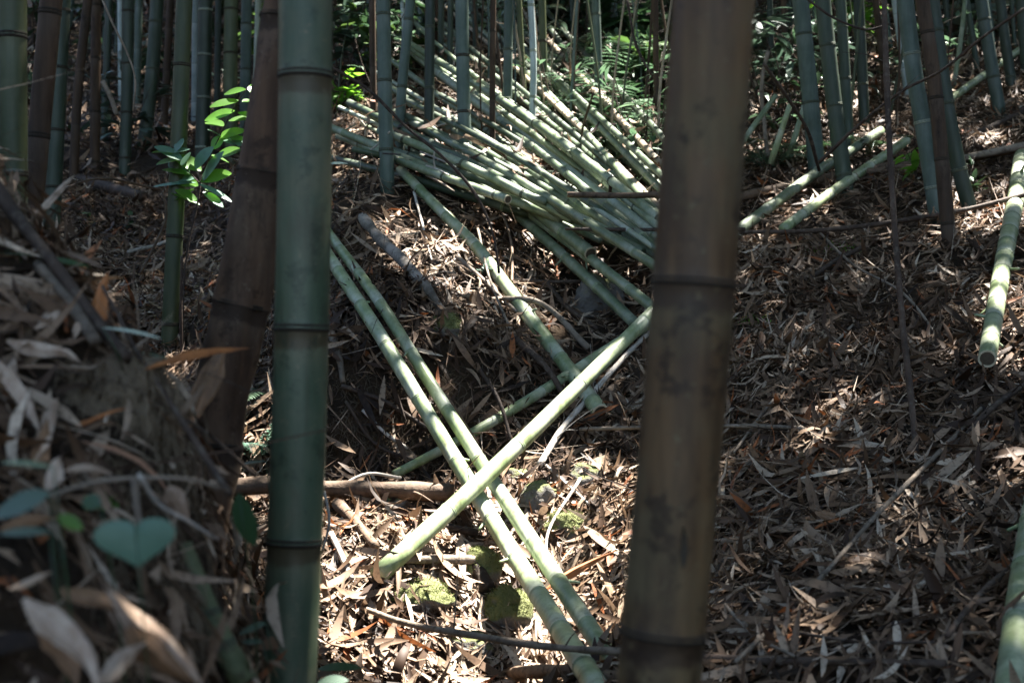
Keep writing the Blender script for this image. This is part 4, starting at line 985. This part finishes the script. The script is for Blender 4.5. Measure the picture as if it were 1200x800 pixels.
vine_leaf(45,302,2.2, 60,6, 14, None, 'leaf_dark', 'olive drooping leaf over the dark stalk', (0,-.5,1), shape='oval')
vine_leaf(3,200,2.4, 26,-2, 8, None, 'leaf_blue', 'pale thin leaf before the foot of the stout yellow green culm', (0,-.3,1), shape='oval')
vine_leaf(312,540,2.9, -34,2, 8, None, 'leaf_blue', 'flat bluish leaf tucked behind the blue green culm above the log', (0,-.3,1), shape='oval')
vine_leaf(408,192,6.4, -32,-2, 12, None, 'leaf_white_lit', 'white sunlit leaf right of the blue green culm', (0,-.4,1), shape='oval')
vine_leaf(312,730,2.1, -32,10, 16, None, 'leaf_blue', 'bluish leaf low beside the foot of the blue green culm, upper one', (0,-.5,1), shape='oval')
vine_leaf(308,752,2.1, -26,-2, 11, None, 'leaf_blue', 'bluish leaf low beside the foot of the blue green culm, lower one', (0,-.5,1), shape='oval')
vine_leaf(372,784,2.9, 52,-10, 16, None, 'leaf_dark', 'green leaf at the bottom edge right of the blue green culm', (0,-.5,1), shape='oval', droop=.2)
vine_leaf(372,800,2.8, 36,-6, 20, None, 'leaf_blue', 'bluish leaf lowest at the bottom edge right of the blue green culm', (0,-.5,1), shape='oval')

# ferns
fern(303,545,8,.26,'pale sunlit fern between the leaning brown culm and the blue green culm','leaf_heart',arch=.5,spread=(.5,1.25))
fern(312,470,5,.16,'small fern half hidden behind the blue green culm, above the sunlit one','fern')
fern(905,205,9,.42,'green fern with long fronds at the foot of the right bank culms','fern',spread=(.3,1.0))
fern(930,190,7,.36,'dark fern right behind the long frond fern','leaf_dark',spread=(.3,.9))
for x, y, n, L, lab, mt in [
 (690,175,8,.55,'silvery fern arching over the right end of the heap','fern'),(665,150,7,.5,'fern just right of the olive culm, over the heap','fern'),
 (730,120,8,.6,'large fern with spread fronds left of the thickest culm','fern'),(715,80,8,.6,'fern high behind the large spread one','leaf_dark'),
 (760,150,7,.5,'dark fern close to the thickest culm','leaf_dark'),(750,50,7,.6,'fern highest beside the thickest culm','fern'),
 (655,95,7,.5,'fern behind the palest culm','fern'),(745,195,7,.45,'low fern at the lower right of the heap','fern'),
 (420,60,6,.45,'dim fern left of the heap top','leaf_dark'),(1020,190,6,.3,'small dark fern behind the leaning culms','leaf_dark'),
 (730,165,6,.5,'bluish fern with drooping fronds above the low one','leaf_blue')]:
    fern(x, y, n, L*1.12, lab, mt, spread=(.35,1.1))
# undergrowth
for x, y, h, n, lL, lW, lab, mt in [
 (402,110,.55,26,.14,.045,'bush with shiny leaves right of the blue green culm top','leaf_blue'),(428,85,.6,24,.13,.04,'dark bush behind the left end of the heap','leaf_dark'),
 (410,60,.8,30,.14,.045,'tall dim bush at the back left of the heap','leaf_dark'),(462,95,.35,18,.12,.05,'small yellow green bush by the bending bluish culm','leaf_lime'),
 (400,140,.25,12,.12,.03,'low sprig of pale leaves at the left end of the heap','leaf_bright'),
 (575,40,.4,14,.16,.05,'sparse plant with white shining leaves above the heap','leaf_white_lit'),(600,60,.5,14,.15,.045,'plant of pale leaves behind the straight green culm','leaf_white_lit'),
 (660,45,.5,22,.14,.05,'yellow green bush behind the olive culm','leaf_lime'),(775,120,.5,26,.16,.07,'glowing yellow green bush touching the thickest culm','leaf_lime'),
 (765,90,.6,30,.15,.05,'dark tangled bush beside the thickest culm','leaf_dark'),(680,60,.8,30,.14,.04,'dim bush among the far culms','leaf_blue'),
 (720,40,.9,34,.14,.04,'broad dim bush above the ferns','leaf_dark'),
 (895,75,.5,26,.13,.045,'pale leaved bush right of the thickest culm','leaf_blue'),(910,110,.55,24,.13,.04,'bluish bush behind the thin leaning stalks','leaf_blue'),
 (955,120,.5,18,.14,.04,'sparse bluish plant before the blue grey leaning culm','leaf_blue'),(985,60,.5,18,.15,.04,'bright sprig between the leaning culms','leaf_bright'),
 (1075,215,.25,8,.14,.05,'small bright green plant by the bright blue green culm','leaf_bright'),(1140,50,.35,10,.2,.06,'plant with white drooping leaves high on the right bank','leaf_white_lit'),
 (1100,40,.7,26,.14,.045,'dim bush high behind the leaning culms','leaf_dark'),(1150,30,.5,18,.14,.05,'green bush at the top right','leaf_dark'),(1190,30,.5,20,.14,.05,'pale bush in the top right corner','leaf_blue'),
 (1130,235,.22,8,.09,.04,'dim low plant at the foot of the curving green culm','leaf_dark'),
 (150,175,.5,14,.15,.05,'sparse plant with level leaves in the dark grove','leaf_blue'),(170,115,.6,18,.13,.05,'dim bush in the grove left of the sapling','leaf_dark'),
 (60,180,.3,10,.10,.04,'small green plant behind the ragged brown culm','leaf_dark'),(260,60,.8,26,.15,.05,'dark bush above the sapling','leaf_dark'),(120,60,.6,20,.13,.04,'sparse dim bush between the brown dead culms','leaf_dark'),
 (40,60,.9,26,.15,.05,'dark bush at the far left','leaf_dark'),(310,80,.5,18,.13,.05,'lit bush behind the leaning brown culm','leaf_lime'),
 (110,265,.12,6,.07,.03,'tiny green plant on the leaf floor below the black log','leaf_dark'),(155,270,.12,6,.07,.03,'tiny green plant left of the olive culm','leaf_dark'),
 (565,335,.10,5,.06,.03,'tiny seedling on the leaf slope left of the sun banded pole','leaf_blue'),(545,255,.06,3,.05,.03,'lone seedling between the widest culm and the pole','leaf_dark')]:
    big = 1.0 if y > 180 else 1.35
    shrub(x, y, h*big, int(n*1.9) if y < 180 else n, lL*big, lW*big, lab, mt)
for k, (x, y) in enumerate([(610,20),(640,40),(700,20),(735,75),(780,60),(650,125),(760,195),(700,210),(770,230),(690,110),(590,90),(1000,100),(1070,80),(1110,60),(900,140),(880,100),(1020,30),(960,20),(620,5),(655,8),(685,0),(715,5),(745,10),(775,15),(580,5),(665,180),(725,140),(780,160),(1050,10),(1090,5),(1130,15),(1180,20),(905,20),(930,60),(405,90),(470,75),(610,60),(640,85),(665,70),(690,45),(725,100),(745,60),(770,100),(785,40),(630,30),(675,30),(705,65),(760,30),(740,130),(710,150),(690,190),(750,215),(890,50),(945,90),(970,40),(1010,60),(1040,130),(1085,100),(1125,70),(900,170),(925,150),(30,120),(80,110),(130,120),(180,90),(255,110),(100,40),(210,60),(300,60),(440,120),(420,20),(400,35),(445,40),(470,30)]):
    shrub(x+random.uniform(-8,8), y, random.uniform(.35,.75), random.randint(14,22), random.uniform(.10,.16), random.uniform(.02,.035), 'one of the slender leaved seedlings making up the understory '+('behind the heap' if 560 < x < 800 else 'of the right bank' if x > 800 else 'left of the heap top' if x > 350 else 'of the dark grove'),
          random.choice(['leaf_blue','fern','fern','leaf_dark']), name='seedling', cat='seedling', group='understory seedlings '+('behind the heap' if 560 < x < 800 else 'of the right bank' if x > 800 else 'left of the heap' if x > 350 else 'of the dark grove'), stems=4)
# rootlets of the earth bank
a = Acc(); rb_ = P(500,480,5.05)
for k in range(650):
    px, py = random.uniform(385,660), random.uniform(425,545); b = onray(px, py, .006)
    a.stem([b, b+Vector((random.uniform(-.03,.03), -.02, -.01)), b+Vector((random.uniform(-.06,.06), -random.uniform(.01,.04), -random.uniform(.02,.10)))], random.uniform(.0006,.002), .0005, 5, 4)
tag(a.build('bank_rootlets', 'root', None, tuple(rb_)), 'fine rootlets hanging from the dark earth bank behind the crossing poles', 'rootlets')['kind'] = 'stuff'
# moss patch on the short dark branch
def moss(px, py, w, n, label):
    g = onray(px, py, .01); a = Acc()
    for k in range(n):
        b = onray(px+random.gauss(0,w), py+random.gauss(0,w*.25), .015); a.leaf(b, (rdir(.9)), rdir(0), random.uniform(.012,.03), .006, .3, .1, random.random(), 2)
    tag(a.build('moss_tuft', 'leaf_bright', None, tuple(g)), label, 'moss')['kind'] = 'stuff'
moss(975,293,18,120,'bright green moss tuft on the right bank branch'); moss(880,378,10,60,'small green moss tuft beside the thickest culm')
moss(120,597,8,50,'small moss tuft on the near mound above the heart shaped leaf')

# --------------------------------------------------------------- sheaths on the mound and elsewhere
def sheath(pix, d0, d1, w, mat, label, curl=1.1, twist=.5, name='bamboo_sheath', taper=1.0, face=(0,-1,.4)):
    """A dry culm sheath: a creased, ragged, pointed strip with thickness, along PIX."""
    pts = inv_depth(pix, d0, d1); p = Path(pts, 8); n, m = 22, 10; v, f = [], []
    wd = w*.5/F*(d0+d1)/2; up0 = Vector(face).normalized(); th = .0010; ph = random.uniform(0, 90); fold = random.uniform(.35, 1.0)*curl; off = random.uniform(-.35, .35)
    for side in (0, 1):
        for i in range(n+1):
            t = i/n; s = p.L*t; tn = p.tan(s); sd = tn.cross(up0).normalized(); nn = sd.cross(tn)
            q = Quaternion(tn, twist*2*(t-.4)+.5*mnoise.noise(Vector((t*2.5, ph, 0)))); sd2 = q@sd; n2 = q@nn
            ww = wd*max(.03, min(1, t*3.2+.25)*(1-t**2.6))*(1+.25*mnoise.noise(Vector((t*4, ph, 3))))
            for j in range(m+1):
                x = -1+2*j/m; rag = 1+(.16*mnoise.noise(Vector((t*11, ph+(x > 0)*7, 9))) if abs(x) > .9 else 0)
                h = -abs(x-off)*fold*.8 + .10*mnoise.noise(Vector((t*5, x*2.2+ph, 1))) + .05*math.sin(x*9+ph)
                v.append(p.at(s)+sd2*(x*ww*rag*math.cos(fold*.5))+n2*(h*ww + th*side))
    K_ = (n+1)*(m+1)
    for i in range(n):
        for j in range(m):
            a = i*(m+1)+j; f.append((a, a+1, a+m+2, a+m+1)); f.append((K_+a, K_+a+m+1, K_+a+m+2, K_+a+1))
    edge = [i*(m+1) for i in range(n+1)], [i*(m+1)+m for i in range(n+1)]
    for e, fl in zip(edge, (0, 1)):
        for a, b in zip(e, e[1:]): f.append((a, b, b+K_, a+K_) if fl else (b, a, a+K_, b+K_))
    return tag(link_mesh(name, v, f, M[mat], origin=tuple(pts[0])), label, 'sheath', 'dry culm sheaths')
H = sheath
H([(105,400),(112,372),(118,345),(127,318)], 2.1, 2.15, 26, 'sheath_orange', 'bright orange brown sheath standing up on the near mound', 1.0)
H([(92,378),(88,387),(87,398)], 2.05, 2.05, 12, 'sheath_pale', 'small pinkish white curl of sheath beside the orange one', .8)
H([(172,432),(205,420),(245,412),(292,408)], 2.0, 2.25, 13, 'sheath_orange', 'long reddish sheath pointing right before the leaning brown culm', .8, .3)
H([(262,410),(240,450),(222,490),(205,520)], 2.45, 2.35, 34, 'sheath_brown', 'broad brown sheath against the leaning brown culm', .9)
H([(40,250),(62,228),(88,205)], 2.5, 2.6, 13, 'sheath_pale', 'pale pointed sheath sticking up behind the dark stalk', 1.2)
H([(2,480),(10,445),(18,418)], 1.95, 2.0, 30, 'sheath_pale', 'pale broad sheath at the left edge of the mound', .8)
H([(8,398),(45,408),(80,415),(95,425)], 2.0, 2.0, 20, 'sheath_pale', 'long pale sheath lying across the top of the mound', .7)
H([(40,385),(72,360),(100,352)], 2.05, 2.15, 26, 'sheath_pale', 'folded pale sheath left of the orange one', .9)
H([(-5,420),(25,465),(48,510)], 1.9, 1.85, 22, 'sheath_pale', 'rolled tan sheath slanting at the left edge', 1.2)
H([(40,540),(52,500),(68,465)], 1.8, 1.9, 26, 'sheath_pale', 'cream sheath standing left of the root ball', .8)
H([(30,560),(48,525),(56,490)], 1.78, 1.85, 28, 'sheath_brown', 'brown sheath behind the cream one left of the root ball', .8)
H([(62,572),(64,550),(70,535)], 1.6, 1.65, 26, 'sheath_pale', 'light sheath under the flat blue green leaf', .6)
H([(75,552),(100,547),(133,556)], 1.62, 1.7, 12, 'sheath_pale', 'thin pale curved sheath above the level twig', .9)
H([(198,570),(210,592),(222,610)], 1.8, 1.82, 26, 'sheath_pale', 'oval pale sheath right of the heart shaped leaf', .5)
H([(30,700),(60,728),(95,765),(118,815)], 1.36, 1.3, 40, 'sheath_pale', 'large folded pale sheath at the bottom left', .9, .8)
H([(45,725),(75,760),(90,810)], 1.40, 1.36, 46, 'sheath_brown', 'large brown sheath below the folded pale one', .9)
H([(128,690),(155,720),(190,755),(240,805)], 1.45, 1.5, 32, 'sheath_pale', 'long pale sheath slanting to the bottom beside the rhizome', .9)
H([(150,735),(185,770),(225,800)], 1.42, 1.45, 40, 'sheath_brown', 'dark brown sheath under the long pale slanting one', .9)
H([(105,800),(140,770),(172,752)], 1.33, 1.42, 36, 'sheath_pale', 'rolled tan sheath at the bottom between the two large ones', 1.4)
H([(0,620),(35,610),(70,606)], 1.5, 1.55, 18, 'sheath_brown', 'brown strip of sheath between the left edge leaves', .8)
H([(10,690),(40,678),(60,670)], 1.45, 1.5, 14, 'sheath_pale', 'tan strip of sheath above the bottom left sheaths', .8)
H([(70,690),(110,700),(150,720)], 1.5, 1.5, 26, 'sheath_brown', 'brown curled sheath between the two pale bottom sheaths', 1.0)
H([(0,338),(20,345),(45,352)], 2.2, 2.2, 18, 'sheath_brown', 'brown sheath on top of the mound at the left edge', .9)
H([(0,275),(18,300),(28,330)], 2.35, 2.3, 30, 'sheath_pale', 'grey sheath below the dark stalk at the left edge', .7)
H([(45,510),(90,498),(140,480),(150,478)], 1.95, 1.95, 9, 'sheath_orange', 'thin rust red sheath below the root ball', .8)
H([(466,230),(467,212),(470,182)], 7.1, 7.1, 14, 'sheath_brown', 'dark pointed sheath standing at the end of the sun banded pole', 1.0)
H([(640,690),(680,665),(722,645)], 4.1, 4.2, 12, 'sheath_orange', 'rust coloured sheath in the sun right of the parallel poles', .8)
H([(975,540),(1005,541),(1030,545)], 4.2, 4.2, 10, 'sheath_brown', 'tan red sheath lying on the right bank', .8)
H([(955,600),(975,605),(998,612)], 3.85, 3.85, 12, 'sheath_brown', 'red brown sheath lower on the right bank', .9)
H([(1020,450+150),(1040,590),(1052,575)], 3.9, 3.95, 11, 'sheath_brown', 'small red brown curl of sheath standing on the right bank', 1.0)

# --------------------------------------------------------------- root ball and rhizome on the mound
g = P(135, 490, 2.02); import bmesh
rv, rf = [], []
root = tag(empty('root_ball', (g.x, g.y, gz(g.x, g.y))), 'brown fibrous root ball in the side of the near mound', 'root ball')
o0 = tuple(root.location)
bm = bmesh.new(); bmesh.ops.create_icosphere(bm, subdivisions=4, radius=1)
for v in bm.verts:
    c = v.co.copy(); k = 1+.35*mnoise.noise(c*1.8)+.2*mnoise.noise(c*5)
    v.co = Vector((c.x*.085*k, c.y*.07*k, c.z*.095*k))
me = bpy.data.meshes.new('core'); bm.to_mesh(me); bm.free(); me.materials.append(M['root']); co_ = bpy.data.objects.new('core', me); COL.objects.link(co_); co_.parent = root; co_.location = g+Vector((0,.04,-.01))-Vector(o0)
a = Acc()
for k in range(420):
    d = rdir(random.uniform(-1,1)); d.y = -abs(d.y); b = g+Vector((d.x*.08, d.y*.05+.03, d.z*.09-.01)); ln = random.uniform(.02,.09)
    a.stem([b, b+d*ln*.4+rdir(0)*.012, b+d*ln*.5+Vector((random.uniform(-.02,.02), -.005, -ln*.7))], random.uniform(.0006,.0016), .0004, 5, 4)
a.build('fibre', 'root', root, o0).__setitem__('kind', 'stuff')
a = Acc()
root2 = tag(empty('fibre_curtain', tuple(P(165,600,1.9))), 'fine brown rootlets hanging down the side of the mound', 'rootlets'); o2 = tuple(root2.location)
for k in range(520):
    px, py = random.uniform(110,250), random.uniform(500,780); b = onray(px, py, .015)
    a.stem([b, b+Vector((random.uniform(-.02,.02), -.012, -.015)), b+Vector((random.uniform(-.03,.03), -.006, -random.uniform(.03,.08)))], random.uniform(.0005,.0013), .0004, 4, 4)
a.build('rootlet', 'root', root2, o2).__setitem__('kind', 'stuff')
culm('rhizome', inv_depth([(212,640),(232,690),(256,745),(288,800)], 1.95, 1.9), .016, .0185, 'rhizome', 'knobbly ringed green rhizome hanging down the side of the mound', 'rhizome', None, spacing=.045, ring='ring_green', ring_h=.004, sides=16)
K([(208,690),(226,715),(235,760),(228,790)], 9, 7, 'root', 'rough tan root hanging left of the green rhizome', 'root', 'root', d0=1.9, d1=1.85)
THIN = .22

# --------------------------------------------------------------- leaf canopy overhead, with the gaps that let the sun through
sx_, sy_ = SUN.x/SUN.z, SUN.y/SUN.z
def key(p): return (p[0]-p[2]*sx_, p[1]-p[2]*sy_)       # where the sun ray through p meets z = 0
HOLES = []
def gap(px, py, r, lift=0.05, p=None):
    q = onray(px, py, lift) if p is None else p
    HOLES.append((*key(q), r))
def gap_area(x0, y0, x1, y1, n, r0, r1, lift=.05):
    for k in range(n): gap(random.uniform(x0,x1), random.uniform(y0,y1), random.uniform(r0,r1), lift)
random.seed(5)
# the sunlit stream bed
for x, y, r in [(420,640,.13),(400,690,.12),(460,660,.13),(520,640,.12),(560,690,.15),(600,720,.15),(480,720,.10),(640,680,.14),(690,690,.13),(600,640,.12),(540,590,.10),(660,740,.14),(430,600,.09),(700,640,.1),(580,760,.10),(520,700,.12),
                (400,740,.07),(450,770,.07),(520,770,.08),(640,790,.08),(390,570,.07),(720,600,.07),(690,740,.1)]: gap(x, y, r)
gap(620,515,.05,.12); gap(570,560,.07,.12); gap(610,600,.08,.1)
for x in range(392, 742, 26):
    for y in range(585, 800, 24):
        if random.random() < .72: gap(x+random.uniform(-8,8), y+random.uniform(-8,8), random.uniform(.06,.10))
# bands on the poles, the log, the fern, single spots
for x, y, r, l in [(492,447,.05,.07),(515,482,.035,.07),(470,438,.03,.07),(478,270,.06,.02),(520,310,.07,.02),(560,335,.05,.02),(595,355,.05,.03),(612,375,.03,.05),(640,385,.04,.06),(300,500,.06,.1),(285,575,.09,.05),(300,600,.08,.02),
                   (1186,230,.08,.12),(1172,320,.05,.12),(1165,365,.04,.1),(1160,400,.04,.08),(1192,390,.05,.02),(1010,333,.03,.02),(905,270,.04,.05),(1135,648,.02,.02),(1190,560,.04,.02),(1195,740,.025,.1),(470,300,.05,.0),(395,195,.05,.1),(560,275,.03,.05)]: gap(x, y, r, l)
# the heap
for k in range(20):
    t = random.random(); gap(540+210*t+random.uniform(-22,22), 118+165*t+random.uniform(-22,22), random.uniform(.03,.10), .15)
gap_area(400,110,520,190,5,.03,.08,.12); gap_area(450,10,600,110,5,.04,.08,.2); gap_area(600,200,760,300,4,.03,.06,.15)
gap_area(640,-10,780,180,34,.06,.16,.5); gap_area(560,-20,790,110,44,.05,.14,.8); gap_area(390,-10,470,90,12,.06,.14,.4)
# the sapling and the grove
for x, y, r in [(292,105,.09),(262,125,.11),(275,140,.12),(250,160,.1),(235,190,.08),(205,180,.07),(225,215,.1),(190,178,.09),(198,198,.08),(262,180,.09)]: gap(x, y, r, p=P(x, y, sd_))
gap_area(880,0,1060,150,18,.05,.11,.4); gap_area(1090,60,1200,170,10,.03,.06,.05); gap_area(60,40,330,150,12,.03,.06,.1); gap_area(880,400,1190,560,9,.015,.03,.02); gap_area(1100,180,1200,300,6,.03,.06,.05)
HOLES = np.array(HOLES)
nC = 380000
ca = RNG.uniform(-11, 12, nC); cb = RNG.uniform(-5, 24, nC)
zg = np.clip(.38*(cb-4), -.5, 8); hz_ = zg+RNG.uniform(6.2, 9.5, nC)
cx, cy = ca+hz_*sx_, cb+hz_*sy_
# ragged: thinner away from the part over the view
core = (np.abs(ca) < 1.2+.5*np.clip(cb+2, 0, 30)) & (cb > -1.5) & (cb < 20)
ok = core | (RNG.random(nC) < THIN)
cx, cy, hz_ = cx[ok], cy[ok], hz_[ok]; n = len(cx)
a, s, u = frames(n, np.tile(np.array([[SUN.x*.4, SUN.y*.4, 1.0]]), (n,1)), np.full(n, .32))
cL, cW = RNG.uniform(.16,.3,n), RNG.uniform(.05,.085,n)
hit = np.zeros(n, bool)
for tt in (-.5, -.25, 0, .25, .5):                      # a leaf is left out where any of it would cross a gap
    pa = np.stack([cx, cy, hz_], 1)+a*(cL*tt)[:,None]
    ka, kb = pa[:,0]-pa[:,2]*sx_, pa[:,1]-pa[:,2]*sy_
    for (ha, hb, hr) in HOLES: hit |= ((ka-ha)**2+(kb-hb)**2) < (hr+(.035 if hr > .045 else .005))**2
k_ = ~hit; cx, cy, hz_, a, s, u, cL, cW = cx[k_], cy[k_], hz_[k_], a[k_], s[k_], u[k_], cL[k_], cW[k_]; n = len(cx)
v, q, tt = leaves_mesh(np.stack([cx,cy,hz_],1), a, s, u, cL, cW, RNG.random(n), 2, .3, .3)
can = big_mesh('leaf_canopy', v, q, M['canopy'], tt); can['kind'] = 'stuff'; can['label'] = 'bamboo leaf canopy overhead that breaks the sun into spots'

# --------------------------------------------------------------- light, sky, camera
w = bpy.data.worlds.new('World'); SC.world = w; w.use_nodes = True
nt = w.node_tree; bg = nt.nodes['Background']
sky = nt.nodes.new('ShaderNodeTexSky'); sky.sky_type = 'NISHITA'; sky.sun_disc = False
sky.sun_elevation = math.asin(SUN.z); sky.sun_rotation = math.atan2(SUN.x, SUN.y)
nt.links.new(sky.outputs[0], bg.inputs[0]); bg.inputs[1].default_value = SKY_STRENGTH
sl = bpy.data.lights.new('Sun', 'SUN'); sl.energy = SUN_STRENGTH; sl.angle = math.radians(.53); sl.color = (1, .96, .9)
so = bpy.data.objects.new('Sun', sl); COL.objects.link(so); so.rotation_mode = 'QUATERNION'; so.rotation_quaternion = SUN.to_track_quat('Z', 'Y'); so.location = (0,0,20)
cam = bpy.data.cameras.new('Camera'); cam.lens = 50; cam.sensor_width = 36; cam.clip_end = 500; cam.clip_start = .05
co_ = bpy.data.objects.new('Camera', cam); COL.objects.link(co_); co_.rotation_euler = (math.radians(90), 0, 0)
cam.dof.use_dof = True; cam.dof.focus_distance = 4.9; cam.dof.aperture_fstop = 4.5
SC.camera = co_
SC.view_settings.view_transform = 'Standard'; SC.view_settings.look = 'None'; SC.view_settings.gamma = 1; SC.view_settings.exposure = EXPOSURE
SC.cycles.max_bounces = 6; SC.cycles.diffuse_bounces = 3; SC.cycles.glossy_bounces = 2; SC.cycles.transmission_bounces = 4
SC.cycles.caustics_reflective = False; SC.cycles.caustics_refractive = False
